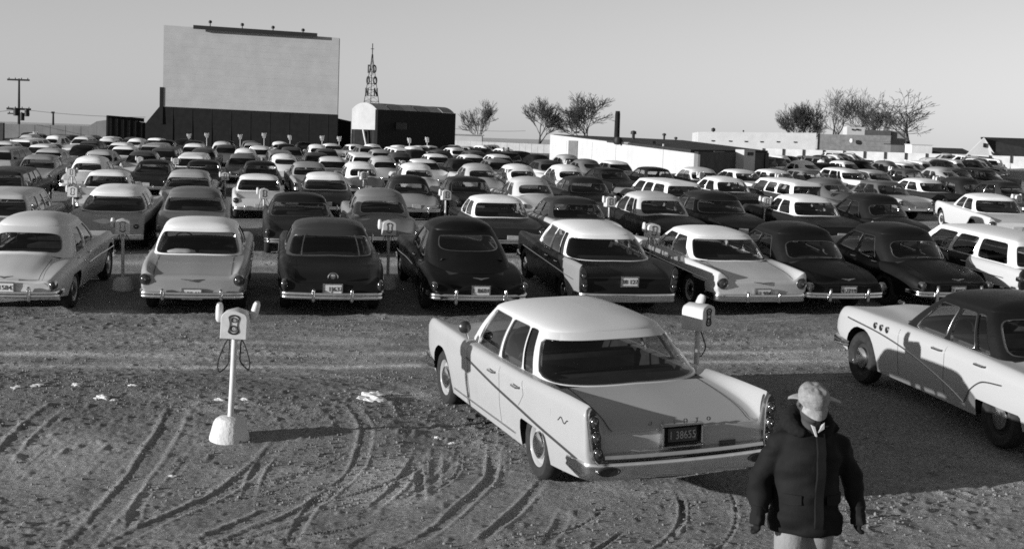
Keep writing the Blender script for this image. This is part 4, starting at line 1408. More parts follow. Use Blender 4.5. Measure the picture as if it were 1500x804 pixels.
def far_rows():
    total = 0
    for k in range(4, 10):
        R = ROWS[k]
        q = 1 if k == 4 else 2
        ang0, ang1 = math.radians(-60), math.radians(75)
        step = 2.5 / R
        a = ang0 + rng.uniform(0, step)
        n = 0
        rowname = ORD[k - 1]
        while a < ang1:
            a += step * rng.uniform(.94, 1.12)
            if rng.random() < .04: a += step * .8
            # angle 0: straight from the screen towards the camera
            base = math.atan2(-SCR[1], -SCR[0] * 1.0)
            x = SCR[0] + (R + rng.uniform(-.7, .7)) * math.cos(base + a); y = SCR[1] + (R + rng.uniform(-.5, .5)) * math.sin(base + a)
            ok, px, py = in_view(x, y, gz(x, y) + 1.3, 15)
            if not ok or y < 30 or blocked(x, y): continue
            n += 1; total += 1
            sty = pick()
            t = rng.random()
            if t < .34: a_, rf = rng.uniform(.004, .014), None
            elif t < .52: a_, rf = rng.uniform(.05, .15), None
            elif t < .68: a_, rf = rng.uniform(.24, .40), None
            else: a_, rf = rng.uniform(.44, .52), None
            if rng.random() < .42 and sty not in ('fastback',): rf = rng.choice([.78, .80, .55, .05])
            elif a_ > .4: rf = .72  # white cars get a lighter roof: light on top put into the colour
            two = rng.random() < .25 and sty in ('jet_sedan', 'hardtop', 'jet_fin')
            b_ = None
            if two: b_ = .05 if a_ > .2 else .45
            yaw = math.atan2(-(SCR[0] - x), SCR[1] - y) + math.radians(rng.uniform(-3, 3) - 9 * max(0, px - 900) / 600)
            roof_w = '' if rf is None or abs(rf - a_) < .12 else ' with a %s roof' % TONE(rf)
            if k <= 5: lab = '%s %s%s, %s from left in the %s row' % (TONE(a_), KIND[sty], roof_w, ordn(n), rowname)
            else: lab = '%s %s%s, %s from left in the %s row' % (TONE(a_), KIND[sty], roof_w, ordn(n), rowname)
            place_car(zoned(sty) if two else sty, q, lab, 'car', 'cars of the %s row' % rowname, x, y, yaw, round(a_, 2), b_ and round(b_, 2), rf)
    print('far cars', total)
# ------------------------------------------------------------------ buildings, fences, screen at the back
def wall_box(name, x0, y0, x1, y1, z0, za, zb, t, mat, parent=None):
    """a wall from (x0,y0) to (x1,y1), its top running from za to zb"""
    dx, dy = x1 - x0, y1 - y0; L = math.hypot(dx, dy); nx, ny = -dy / L * t / 2, dx / L * t / 2
    v = [(x0 - nx, y0 - ny, z0), (x1 - nx, y1 - ny, z0), (x1 + nx, y1 + ny, z0), (x0 + nx, y0 + ny, z0),
         (x0 - nx, y0 - ny, za), (x1 - nx, y1 - ny, zb), (x1 + nx, y1 + ny, zb), (x0 + nx, y0 + ny, za)]
    mb = MB().add(v, [(0, 1, 5, 4), (1, 2, 6, 5), (2, 3, 7, 6), (3, 0, 4, 7), (4, 5, 6, 7), (3, 2, 1, 0)])
    return mb.build(name, mat, parent, sharp=None)

def local(ox, oy, yaw):
    c, s = math.cos(yaw), math.sin(yaw)
    return lambda a, b: (ox + a * c - b * s, oy + a * s + b * c)

M_SCREEN = plain('screen_paint', .35, .9, 0, .2, .09, .6)
M_BLACKWOOD = plain('dark_timber', .010, .85, 0, .2, .35, 2)
M_WHITEWALL = plain('white_masonry', .45, .85, 0, .2, .08, .8)
M_BRICK = plain('painted_brick', .16, .9, 0, .2, .25, 2)
M_ROOFING = plain('tar_roof', .03, .9, 0, .2, .3, 1.5)
M_PANEL = plain('fence_panel', .58, .85, 0, .2, .14, 1.2)
M_POST = plain('fence_post', .05, .85, 0, .2, .3, 3)
M_GREYF = plain('grey_fence', .17, .9, 0, .2, .15, .8)
M_METAL = plain('galvanised', .30, .5, .3, .4, .2, 2)
M_STEEL = plain('dark_steel', .012, .6, .2, .4)
M_POLE = plain('creosoted_pole', .03, .9, 0, .2, .3, 2)

def screen():
    D = 150.0
    xa, ya, za_t = at_depth(240, 37, D * .998); _, _, za_b = at_depth(238, 156, D * .998)
    xb, yb, zb_t = at_depth(497, 56, D * 1.002); _, _, zb_b = at_depth(497, 168, D * 1.002)
    r = thing('movie_screen', 'huge blank pale drive-in screen standing on a black timber base', 'movie screen', ((xa + xb) / 2, (ya + yb) / 2, gz(-29, 150)))
    ox, oy, oz = r.location
    def q(name, pts, mat, t):
        mb = MB()
        n = Vector((pts[1][0] - pts[0][0], pts[1][1] - pts[0][1], 0)).normalized(); n = Vector((-n.y, n.x, 0)) * t
        f = [(p[0] - ox, p[1] - oy, p[2] - oz) for p in pts]; b = [(p[0] + n.x - ox, p[1] + n.y - oy, p[2] - oz) for p in pts]
        k = len(pts)
        mb.add(f + b, [tuple(range(k)), tuple(range(2 * k - 1, k - 1, -1))] + [(i, k + i, k + (i + 1) % k, (i + 1) % k) for i in range(k)])
        return mb.build(name, mat, r, sharp=None)
    # the white face is laid in courses of wide boards
    nb, nr = 9, 12
    for i in range(nr):
        f0, f1 = i / nr, (i + 1) / nr
        mb = MB()
        A0, A1 = za_b + (za_t - za_b) * f0, za_b + (za_t - za_b) * f1 - .004
        B0, B1 = zb_b + (zb_t - zb_b) * f0, zb_b + (zb_t - zb_b) * f1 - .004
        q('panel', [(xa, ya, A0), (xb, yb, B0), (xb, yb, B1), (xa, ya, A1)], M_SCREEN, .25 + .004 * (i % 2))
    n = Vector((xb - xa, yb - ya, 0)).normalized(); n = Vector((-n.y, n.x, 0))
    bk = lambda p: (p[0] + n.x * .3, p[1] + n.y * .3, p[2])
    q('backing', [bk((xa, ya, za_b)), bk((xb, yb, zb_b)), bk((xb, yb, zb_t - .05)), bk((xa, ya, za_t - .05))], M_BLACKWOOD, .4)
    gzz = gz(-29, 150) - .2
    # black base with a sloping left shoulder
    x1, y1, z1 = at_depth(213, 181, D * .998)
    q('base', [(x1, y1, gzz), (xb, yb, gzz), (xb, yb, zb_b - .02), (xa, ya, za_b - .02), (xa - .35, ya, za_b - .02), (x1, y1, z1)], M_BLACKWOOD, .9)
    for k in range(9):
        f = (k + .5) / 9
        x, y = xa + (xb - xa) * f, ya + (yb - ya) * f
        q('batten', [(x - .08 , y - .02, gzz), (x + .08, y - .02, gzz), (x + .08, y - .02, za_b - .15 + (zb_b - za_b) * f), (x - .08, y - .02, za_b - .15 + (zb_b - za_b) * f)], M_BLACKWOOD, .13)
    # mast at the left edge
    xm, ym, zt = at_depth(237, 128, D * .998)
    q('mast', [(xm - .2, ym - .1, z1), (xm + .18, ym - .1, z1), (xm + .18, ym - .1, zt), (xm - .2, ym - .1, zt)], M_BLACKWOOD, .4)
    # the lamp trough over the top edge, with four lamps on it
    xc, yc, zc = at_depth(284, 39, D * .995); xd, yd, zd = at_depth(465, 51, D * .999)
    q('lamp_trough', [(xc, yc - .3, zc - .28), (xd, yd - .3, zd - .28), (xd, yd - .3, zd + .12), (xc, yc - .3, zc + .12)], M_STEEL, .35)
    for px, py in ((308, 33), (355, 37), (400, 41), (444, 45)):
        x, y, z = at_depth(px, py, D * .997)
        mb = MB().tube([(x - ox, y - oy, z - oz - .55), (x - ox, y - oy, z - oz)], .06, 6)
        mb.lathe([(.001, .22), (.14, .18), (.20, .05), (.17, -.1), (.001, -.14)], 10, 'z', c=(x - ox, y - oy, z - oz))
        mb.build('floodlight', M_STEEL, r)
    # wing wall behind the base on the right
    a = at_depth(487, 172, 158); b = at_depth(514, 178, 158); g0 = gz(a[0], 158) - .2
    q('wing', [(a[0], a[1], g0), (b[0], b[1], g0), (b[0], b[1], b[2]), (a[0], a[1], a[2])], M_BLACKWOOD, .4)
screen()

def dark_wing():
    """dark timber wing fence with posts at the left of the screen"""
    a = at_depth(158, 170, 149); b = at_depth(212, 180, 152)
    r = thing('timber_wing_fence', 'dark boarded fence with upright posts running up to the left of the screen', 'fence', (a[0], a[1], gz(a[0], a[1])))
    ox, oy, oz = r.location
    n = 12
    for i in range(n):
        f0, f1 = i / n, (i + 1) / n
        p0 = [a[k] + (b[k] - a[k]) * f0 for k in range(3)]; p1 = [a[k] + (b[k] - a[k]) * f1 for k in range(3)]
        g = gz(p0[0], p0[1]) - .1
        wall_box('board', p0[0] - ox, p0[1] - oy + .04 * (i % 2), p1[0] - ox - .02, p1[1] - oy + .04 * (i % 2), g - oz, p0[2] - oz, p1[2] - oz, .08, plain('wing_board', .055, .9, 0, .2, .3, 2), r)
    for i in range(7):
        f = i / 6
        p = [a[k] + (b[k] - a[k]) * f for k in range(3)]; g = gz(p[0], p[1]) - .1
        MB().box((p[0] - ox, p[1] - oy - .16, (p[2] + g) / 2 - oz), (.2, .18, p[2] - g + .06)).build('post', M_BLACKWOOD, r)
    wall_box('rail', a[0] - ox, a[1] - oy - .3, b[0] - ox, b[1] - oy - .3, a[2] - .12 - oz, a[2] + .06 - oz, b[2] + .06 - oz, .1, M_BLACKWOOD, r)
dark_wing()

def grey_fence():
    """plain pale-grey fence along the far left"""
    pts = [(-30, 181), (40, 182.5), (130, 185), (142, 178), (157, 176)]
    D = 157
    r = None
    W3 = [at_depth(px, py, D) for px, py in pts]
    r = thing('board_fence', 'plain grey board fence along the far left with a raised right end', 'fence', (W3[0][0], W3[0][1], gz(W3[0][0], D)))
    ox, oy, oz = r.location
    for (p, q_) in zip(W3[:-1], W3[1:]):
        L = math.hypot(q_[0] - p[0], q_[1] - p[1]); n = max(1, int(round(L / .9)))
        for i in range(n):
            f0, f1 = i / n, (i + 1) / n
            a = [p[k] + (q_[k] - p[k]) * f0 for k in range(3)]; b = [p[k] + (q_[k] - p[k]) * f1 for k in range(3)]
            g = gz(a[0], a[1]) - .1
            wall_box('panel', a[0] - ox, a[1] - oy + .02 * (i % 2), b[0] - ox - .015, b[1] - oy + .02 * (i % 2), g - oz, a[2] - oz, b[2] - oz, .1, M_GREYF, r)
    a = at_depth(0, 180, 154); g = gz(a[0], a[1]) - .1
    MB().box((a[0] - ox, a[1] - oy, (a[2] + g) / 2 - oz), (.9, .5, a[2] - g)).build('gate_post', M_POST, r)
grey_fence()

def panel_fence():
    """white panel fence with dark posts along the far right"""
    pts = [(1118, 217.5), (1496, 229.5), (1620, 233.5)]
    D0, D1 = 158, 150
    a = at_depth(1118, 217.5, D0); b = at_depth(1640, 234, D1)
    r = thing('panel_fence', 'long white panel fence with short dark posts closing the lot on the far side', 'fence', (a[0], a[1], gz(a[0], a[1])))
    ox, oy, oz = r.location
    L = math.hypot(b[0] - a[0], b[1] - a[1]); n = int(round(L / 2.35))
    for i in range(n):
        p = [a[k] + (b[k] - a[k]) * i / n for k in range(3)]; q_ = [a[k] + (b[k] - a[k]) * (i + 1) / n for k in range(3)]
        g = min(gz(p[0], p[1]), p[2] - 1.6) - .3
        wall_box('panel', p[0] - ox + .05, p[1] - oy, q_[0] - ox - .05, q_[1] - oy, g - oz, p[2] - oz, q_[2] - oz, .08, M_PANEL, r)
        MB().box((p[0] - ox, p[1] - oy - .11, p[2] - oz - .38), (.2, .14, .78)).build('post', M_POST, r)
panel_fence()

def barrel_hall():
    D = 141.0
    # white gable end (515..551), dark side wall (551..666)
    A = at_depth(515, 190, D); Bc = at_depth(551, 190, D - 2); C = at_depth(666, 166, D + 14)
    g0 = gz(A[0], A[1]) - .1
    _, _, ze = at_depth(551, 160.5, D - 2); _, _, zr = at_depth(533, 150.5, D - 1); _, _, zb = at_depth(533, 190, D - 1)
    _, _, zc = at_depth(666, 166.5, D + 14)
    BLOCKS.append(((A[0] + C[0]) / 2, D + 6, 0, abs(C[0] - A[0]) / 2 + 3, 9))
    r = thing('barrel_roofed_barn', 'dark barn with a round-topped white gable end right of the screen', 'barn', (Bc[0], Bc[1], gz(Bc[0], Bc[1])))
    ox, oy, oz = r.location
    # gable: polygon with a curved top standing on legs (its lower half is open)
    n = 12
    top = []
    for k in range(n + 1):
        f = k / n
        x = A[0] + (Bc[0] - A[0]) * f; y = A[1] + (Bc[1] - A[1]) * f
        z = (ze + .0) + (zr - ze) * (1 - abs(2 * f - 1) ** 2.2)
        top.append((x - ox, y - oy, z - oz))
    bot = [(p[0], p[1], zb - oz) for p in top]
    mb = MB()
    k = n + 1
    mb.add(top + bot + [(p[0], p[1] + .25, p[2]) for p in top + bot],
           [(i, i + 1, k + i + 1, k + i) for i in range(n)] + [(2 * k + i, 3 * k + i, 3 * k + i + 1, 2 * k + i + 1) for i in range(n)] + [(i, 2 * k + i, 2 * k + i + 1, i + 1) for i in range(n)] + [(k + i, k + i + 1, 3 * k + i + 1, 3 * k + i) for i in range(n)] + [(0, k, 3 * k, 2 * k), (n, 2 * k + n, 3 * k + n, k + n)])
    mb.build('gable_board', plain('gable_paint', .40, .9, 0, .2, .1, 1), r, sharp=None)
    # side wall
    wall_box('side_wall', Bc[0] - ox, Bc[1] - oy, C[0] - ox, C[1] - oy, g0 - oz, ze - oz, zc - oz, .3, M_BLACKWOOD, r)
    wall_box('end_wall', A[0] - ox, A[1] - oy + .6, Bc[0] - ox, Bc[1] - oy + .6, g0 - oz, zb + .2 - oz, zb + .2 - oz, .2, M_BLACKWOOD, r)
    # curved metal roof in bays
    dx, dy = C[0] - Bc[0], C[1] - Bc[1]
    bays = 6
    for bq in range(bays):
        f0, f1 = bq / bays, (bq + 1) / bays - .006
        rows = []
        for f in (f0, f1):
            row = []
            drop = (zc - ze) * f
            for (x, y, z) in top:
                row.append((x + dx * f, y + dy * f + .26, z + drop + .02 * (bq % 2)))
            rows.append(row)
        mb = MB().grid(np.array(rows))
        mb.build('roof_bay', M_METAL if bq % 2 == 0 else plain('galvanised_dull', .2, .55, .3, .4, .2, 2), r)
    wall_box('back_wall', A[0] - ox + .1, A[1] - oy + .3, A[0] + dx - ox, A[1] + dy - oy, g0 - oz, ze - oz - .1, zc - oz - .1, .3, M_BLACKWOOD, r)
    wall_box('far_wall', A[0] + dx - ox + .2, A[1] + dy - oy, C[0] - ox - .2, C[1] - oy, g0 - oz, zc - oz - .1, zc - oz - .1, .3, M_BLACKWOOD, r)
    for px in (519, 547):
        a = at_depth(px, 190, D - 1.2)
        MB().box((a[0] - ox, a[1] - oy, (zb + g0) / 2 - oz), (.22, .22, zb - g0)).build('leg', M_POST, r)
    a = at_depth(532, 190, D - 1.2); b = at_depth(541, 205, D - 1.2)
    MB().tube([(a[0] - ox, a[1] - oy, zb - oz), (b[0] - ox, b[1] - oy, g0 - oz)], .12, 6).build('brace', M_PANEL, r)
    w = at_depth(588, 185, D + 1.5)
    MB().box((w[0] - ox, w[1] - oy - .1, w[2] - oz), (1.1, .4, .7)).build('shutter', plain('shutter', .06, .8), r)
barrel_hall()

def letter_tower():
    D = 175.0
    ap = at_depth(543.5, 66, D); b0 = at_depth(530, 165, D); b1 = at_depth(556, 166, D)
    cx, cy = at_depth(543.5, 160, D)[0], D
    half = (b1[0] - b0[0]) / 2 * 1.02
    g0 = gz(cx, cy); ztop = at_depth(543.5, 80, D)[2]; zlow = at_depth(543, 166, D)[2]
    r = thing('lattice_tower', 'slim steel lattice tower with letters down its sides above the barn', 'tower', (cx, cy, g0))
    yaw = math.radians(12)
    c_, s_ = math.cos(yaw), math.sin(yaw)
    slope = half / (ztop - zlow)
    hw = lambda z: max(.06, slope * (ztop - z))
    # three legs: two at the sides, one to the front (towards the camera)
    def leg(k, z):
        h = hw(z) * 1.15
        a = math.radians((150, 30, -90)[k])
        return Vector((h * math.cos(a + .05), h * math.sin(a + .05), z - g0))
    zs = [g0, zlow - 1] + list(np.linspace(zlow, ztop, 11)[1:])
    for k in range(3):
        MB().tube([leg(k, z) for z in zs], .045, 5).build('leg', M_STEEL, r)
    for z0, z1 in zip(zs[:-1], zs[1:]):
        for k in range(3):
            k2 = (k + 1) % 3
            MB().tube([leg(k, z0), leg(k2, z1)], .018, 4).build('lattice_bar', M_STEEL, r)
            MB().tube([leg(k, z1), leg(k2, z1)], .018, 4).build('lattice_bar', M_STEEL, r)
    MB().tube([(0, 0, ztop - g0 - .3), (0, 0, at_depth(543.5, 64, D)[2] - g0)], .06, 5).build('mast', M_STEEL, r)
    zc_ = at_depth(543.5, 72, D)[2] - g0
    MB().tube([(-.22, 0, zc_), (.22, 0, zc_)], .04, 5).build('cross_arm', M_STEEL, r)
    # the letters D O N down the two faces that look at the lot
    for face, (ka, kb) in enumerate(((0, 2), (2, 1))):
        for ch, py in (('D', 102), ('O', 119), ('N', 136)):
            z = at_depth(543, py, D)[2]
            A_, B_ = leg(ka, z), leg(kb, z)
            m = (A_ + B_) / 2
            d = (B_ - A_); ang = math.atan2(d.y, d.x)
            o = text_mesh('letter', ch, 1.5, M_STEEL, r, .05, bold=.02)
            nrm = Vector((math.sin(ang), -math.cos(ang), 0))
            o.location = m + nrm * .22
            o.rotation_euler = (PI / 2, 0, ang)
            o.scale = (.78, 1, 1)
letter_tower()

def low_hall():
    """long white concession hall with a dark roof"""
    n0 = at_depth(1020, 222.5, 80); f0 = at_depth(808, 197.5, 128)
    g_n = gz(n0[0], n0[1]) - .3; g_f = gz(f0[0], f0[1]) - .3
    e0 = at_depth(1124, 224, 88)
    r = thing('concession_hall', 'long low white hall with a dark roof standing among the cars', 'hall', (n0[0], n0[1], gz(n0[0], n0[1])))
    ox, oy, oz = r.location
    wall_box('long_wall', f0[0] - ox, f0[1] - oy, n0[0] - ox, n0[1] - oy, g_n - oz, f0[2] - oz, n0[2] - oz, .25, M_WHITEWALL, r)
    M_SH = plain('hall_end_shade', .075, .9, 0, .2, .25, 2)  # end wall of the hall: the shade on it is put into this dark colour
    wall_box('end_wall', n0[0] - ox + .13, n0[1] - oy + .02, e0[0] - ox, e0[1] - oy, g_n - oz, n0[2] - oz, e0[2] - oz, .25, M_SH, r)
    # roof: rises from the long wall's eave to the ridge seen along the top
    rid_n = at_depth(1125, 221.5, 88.2); rid_f = at_depth(858, 199, 131)
    ov = .35
    en = at_depth(1012, 220, 79.6); ef = at_depth(811, 197.2, 128)
    mid = at_depth(1000, 205.5, 104)
    zo = .02
    P = [(ef[0], ef[1], ef[2] + zo), (en[0], en[1], en[2] + zo), (rid_n[0], rid_n[1], rid_n[2] + zo), (mid[0], mid[1], mid[2]), (rid_f[0], rid_f[1], rid_f[2])]
    P = [(x - ox, y - oy, z - oz) for x, y, z in P]
    lo = [(x, y, z - .16) for x, y, z in P]
    mb = MB()
    k = len(P)
    tri = [(0, 1, 3), (1, 2, 3), (0, 3, 4)]
    mb.add(P + lo, tri + [tuple(k + i for i in t[::-1]) for t in tri] + [(i, k + i, k + (i + 1) % k, (i + 1) % k) for i in range(k)])
    rf = mb.build('roof', M_ROOFING, r, sharp=None)
    # stack and vents
    a = at_depth(905, 163, 125); b = at_depth(905.5, 199, 125)
    MB().lathe([(.27, b[2] - oz - 1.2), (.24, a[2] - oz - .3), (.20, a[2] - oz), (.001, a[2] - oz)], 12, 'z', c=(a[0] - ox, a[1] - oy, 0)).build('chimney', M_BLACKWOOD, rf)
    for px, py, s in ((928, 197, .24), (973, 199, .16), (990, 204, .14)):
        v = at_depth(px, py, 108)
        MB().lathe([(s * .5, v[2] - oz - 1.0), (s * .5, v[2] - oz), (s, v[2] - oz + .02), (s * .9, v[2] - oz + s), (.001, v[2] - oz + s * 1.3)], 10, 'z', c=(v[0] - ox, v[1] - oy, 0)).build('roof_vent', M_STEEL, rf)
    ang = math.atan2(n0[1] - f0[1], n0[0] - f0[0])
    nx, ny = math.sin(ang), -math.cos(ang)
    L = math.hypot(n0[0] - f0[0], n0[1] - f0[1])
    def on_wall(px):
        # where the sight line through the column meets the long wall
        dx = ray(px, 210)[0]
        t = (f0[0] - dx * f0[1]) / (dx * math.sin(ang) - math.cos(ang))
        return t
    def fix(name, px0, px1, z0, z1, mat, depth=.1, parent=r, bev=0):
        t0, t1 = on_wall(px0), on_wall(px1)
        tm = (t0 + t1) / 2
        x, y = f0[0] + math.cos(ang) * tm, f0[1] + math.sin(ang) * tm
        R = Matrix.Rotation(ang, 3, 'Z')
        g = gz(x, y)
        return MB().box((x + nx * (.12 + depth / 2) - ox, y + ny * (.12 + depth / 2) - oy, g + (z0 + z1) / 2 - oz), (abs(t1 - t0), depth, z1 - z0), R=R, bev=bev).build(name, mat, parent)
    d = fix('door', 836, 849, .2, 2.35, plain('hall_door', .14, .7, 0, .3, .2, 3), .08)
    fix('door', 820, 832, .2, 2.35, plain('pale_door', .52, .7, 0, .3, .1, 3), .05)
    for px, z, s in ((913, 2.5, .55), ):
        t = on_wall(px); x, y = f0[0] + math.cos(ang) * t, f0[1] + math.sin(ang) * t; g = gz(x, y)
        mb = MB().lathe([(.001, -.3), (.28, -.25), (.36, 0), (.28, .25), (.001, .3)], 14, 'z', c=(0, 0, 0))
        mb.v = [(a_ + x + nx * .4 - ox, b_ + y + ny * .4 - oy, c_ + g + z - oz) for a_, b_, c_ in mb.v]
        mb.build('wall_lamp', M_STEEL, r)
    fix('lamp_arm', 918, 926, 2.42, 2.55, plain('lamp_arm', .2, .6), .1)
    fix('wall_bracket', 845, 850, 2.9, 3.05, M_STEEL, .2)
    fix('wall_bracket', 958, 963, 2.55, 2.75, M_STEEL, .2)
    for px in (870, 905, 975):
        fix('pilaster', px - .4, px + .4, .2, 2.4, plain('pilaster', .5, .85), .06)
    # the shaded end: window, doorway, white screen wall
    ang2 = math.atan2(e0[1] - n0[1], e0[0] - n0[0]); R2 = Matrix.Rotation(ang2, 3, 'Z')
    def end(name, f0_, f1_, z0, z1, mat, dep):
        f = (f0_ + f1_) / 2; x, y = n0[0] + (e0[0] - n0[0]) * f, n0[1] + (e0[1] - n0[1]) * f
        LL = math.hypot(e0[0] - n0[0], e0[1] - n0[1])
        g = gz(n0[0], n0[1])
        n2 = (math.sin(ang2), -math.cos(ang2))
        return MB().box((x + n2[0] * (.13 + dep / 2) - ox, y + n2[1] * (.13 + dep / 2) - oy, g + (z0 + z1) / 2 - oz), ((f1_ - f0_) * LL, dep, z1 - z0), R=R2).build(name, mat, r)
    end('doorway', .05, .17, .1, 2.1, M_DARK, .03)
    end('shutter', .20, .34, .9, 2.3, plain('end_shutter', .16, .7), .05)
    end('screen_wall', .50, .66, .1, 2.45, M_WHITEWALL, .6)
    end('window', .55, .63, 2.1, 2.3, M_DGLASS, .64)
    end('pipe', .93, .95, .1, 2.3, M_STEEL, .08)
low_hall()

def flat_store():
    """flat-roofed white building behind the fence, with its brick neighbour"""
    D = 190
    a = at_depth(1025, 193.5, D); b = at_depth(1196, 195, D - 4)
    g = gz(b[0], D) - .3
    r = thing('flat_roofed_store', 'long flat-roofed white building with six small vents behind the fence', 'building', (a[0], a[1], gz(a[0], a[1])))
    ox, oy, oz = r.location
    wall_box('front_wall', a[0] - ox, a[1] - oy, b[0] - ox, b[1] - oy, g - oz, a[2] - oz, b[2] - oz, .3, M_WHITEWALL, r)
    wall_box('left_wall', a[0] - ox, a[1] - oy + .17, a[0] - ox + 2, a[1] - oy + 22, g - oz, a[2] - oz, a[2] - oz, .3, M_WHITEWALL, r)
    wall_box('back_wall', a[0] + 2 - ox, a[1] + 22 - oy, b[0] + 2 - ox, b[1] + 22 - oy, g - oz, a[2] - oz, b[2] - oz, .3, M_WHITEWALL, r)
    mb = MB().add([(a[0] - ox, a[1] - oy + .2, a[2] - oz - .3), (b[0] - ox, b[1] - oy + .2, b[2] - oz - .3), (b[0] + 2 - ox, b[1] + 22 - oy, b[2] - oz - .3), (a[0] + 2 - ox, a[1] + 22 - oy, a[2] - oz - .3)], [(0, 1, 2, 3)])
    rf = mb.build('roof', M_ROOFING, r, sharp=None)
    for px, py in ((1044.5, 206.5), (1070, 207), (1093, 207.5), (1116, 208), (1140, 208), (1165, 208.5)):
        v = at_depth(px, py, D - 1.0 - (px - 1025) / 171 * 4 + .75)
        MB().box((v[0] - ox, v[1] - oy, v[2] - oz), (.45, .12, .16)).build('wall_vent', M_STEEL, r)
    for px, py, s in ((1045, 190, .28), (1089, 192, .12), (1155, 192.5, .2)):
        v = at_depth(px, py, D + 3)
        MB().lathe([(s * .4, v[2] - oz - 1.2), (s * .4, v[2] - oz - s), (s, v[2] - oz - s * .8), (s, v[2] - oz + s * .5), (.001, v[2] - oz + s)], 10, 'z', c=(v[0] - ox, v[1] - oy, 0)).build('roof_vent', M_STEEL, rf)
    # brick block
    c = at_depth(1197, 196.5, D - 4); d = at_depth(1305, 199, D - 6)
    g = gz(d[0], D) - .4
    r2 = thing('brick_building', 'grey brick building with a white box on its roof right of the white building', 'building', (c[0], c[1], gz(c[0], c[1])))
    ox, oy, oz = r2.location
    h = c[2] - g
    wall_box('front_wall', c[0] + .2 - ox, c[1] + .4 - oy, d[0] - ox, d[1] - oy, g - oz, c[2] - oz, d[2] - oz, .4, M_BRICK, r2)
    nb = 14
    e = at_depth(1305, 191, D - 6 + 14)
    wall_box('side_wall', d[0] - ox, d[1] - oy + .2, d[0] - ox + 1.5, d[1] - oy + 15, g - oz, d[2] - oz, d[2] - oz, .3, plain('side_brick', .30, .9, 0, .2, .2, 2), r2)
    MB().add([(c[0] + .3 - ox, c[1] + .7 - oy, c[2] - oz - .3), (d[0] - ox, d[1] + .3 - oy, d[2] - oz - .3), (d[0] + 1.3 - ox, d[1] + 15 - oy, d[2] - oz - .3), (c[0] - ox, c[1] + 15 - oy, c[2] - oz - .3)], [(0, 1, 2, 3)]).build('roof', M_ROOFING, r2, sharp=None)
    for k in range(4):       # courses stand out as shallow bands
        z0 = g + h * (.2 + .2 * k)
        wall_box('brick_band', c[0] + .3 - ox, c[1] + .18 - oy, d[0] - .1 - ox, d[1] - .22 - oy, z0 - oz, z0 + .06 - oz, z0 + .06 - oz, .04, M_BRICK, r2)
    # white box on the roof and a second storey set back
    p = at_depth(1238, 186, D + 2); p2 = at_depth(1263, 199, D + 2)
    bx = MB().box(((p[0] + p2[0]) / 2 - ox, D + 2 - oy, (p[2] + p2[2]) / 2 - .2 - oz), (p2[0] - p[0], 2.5, p[2] - p2[2] + .4)).build('roof_hut', M_WHITEWALL, r2)
    for px, s in ((1249, .25), (1256, .35)):
        v = at_depth(px, 190, D + .6)
        MB().box((v[0] - ox, v[1] - oy, v[2] - oz), (s, .12, .22)).build('hut_vent', M_STEEL, bx)
    p = at_depth(1266, 190.5, D + 6); p2 = at_depth(1305, 199, D + 6)
    MB().box(((p[0] + p2[0]) / 2 - ox, D + 7.5 - oy, (p[2] + p2[2]) / 2 - .3 - oz), (p2[0] - p[0], 3, p[2] - p2[2] + .6)).build('upper_storey', plain('upper_brick', .09, .9, 0, .2, .2, 2), r2)
    p = at_depth(1308, 192, D + 6); p2 = at_depth(1328, 215, D + 6)
    MB().box(((p[0] + p2[0]) / 2 - ox, D + 8 - oy, (p[2] + p2[2]) / 2 - oz), (p2[0] - p[0], 3, p[2] - p2[2])).build('rear_block', plain('rear_brick', .26, .9, 0, .2, .15, 2), r2)
    v = at_depth(1247, 206, D - 5.5)
    MB().lathe([(.001, .3), (.22, .22), (.3, -.05), (.2, -.3), (.001, -.32)], 10, 'z', c=(v[0] - ox, v[1] - oy - .2, v[2] - oz)).build('wall_lamp', M_PANEL, r2)
    # low sheds between the brick building and the house
    for (pa, pb, pt, pbot, dd, tone, lab) in ((1305, 1335, 212, 224, 176, .13, 'low grey shed right of the brick building'), (1336, 1365, 212.5, 226, 172, .6, 'small white box-like shed behind the fence'), ):
        p = at_depth(pa, pt, dd); p2 = at_depth(pb, pbot, dd)
        g = gz(p[0], dd) - .2
        t = thing('shed', lab, 'shed', ((p[0] + p2[0]) / 2, dd, gz(p[0], dd)))
        MB().box((0, 1.5, (p[2] + g) / 2 - t.location.z), (p2[0] - p[0], 3, p[2] - g)).build('wall', plain('shed_wall_%d' % pa, tone, .9, 0, .2, .1, 1), t)
        MB().box((0, 1.5, p[2] - t.location.z + .06), (p2[0] - p[0] + .2, 3.2, .1)).build('roof', M_ROOFING if tone < .3 else M_WHITEWALL, t)
    # a long low dark roof left of the house
    p = at_depth(1364, 216, 180); p2 = at_depth(1424, 224, 180)
    t = thing('low_shed', 'low building showing only its dark roof left of the gabled house', 'shed', ((p[0] + p2[0]) / 2, 180, gz(p[0], 180)))
    g = gz(p[0], 180) - .2 - t.location.z
    w = p2[0] - p[0]
    MB().box((0, 2, (p2[2] - t.location.z + g) / 2), (w - .3, 3.6, p2[2] - t.location.z - g)).build('wall', M_WHITEWALL, t)
    zt, zl = p[2] - t.location.z, p2[2] - t.location.z
    mb = MB().add([(-w / 2, 0, zl), (w / 2, 0, zl), (w / 2, 4, zt), (-w / 2, 4, zt), (-w / 2, 0, zl - .15), (w / 2, 0, zl - .15), (w / 2, 4.2, zl - .15), (-w / 2, 4.2, zl - .15)],
                  [(0, 1, 2, 3), (4, 7, 6, 5), (0, 4, 5, 1), (1, 5, 6, 2), (2, 6, 7, 3), (3, 7, 4, 0)])
    mb.build('roof', M_ROOFING, t, sharp=None)
flat_store()

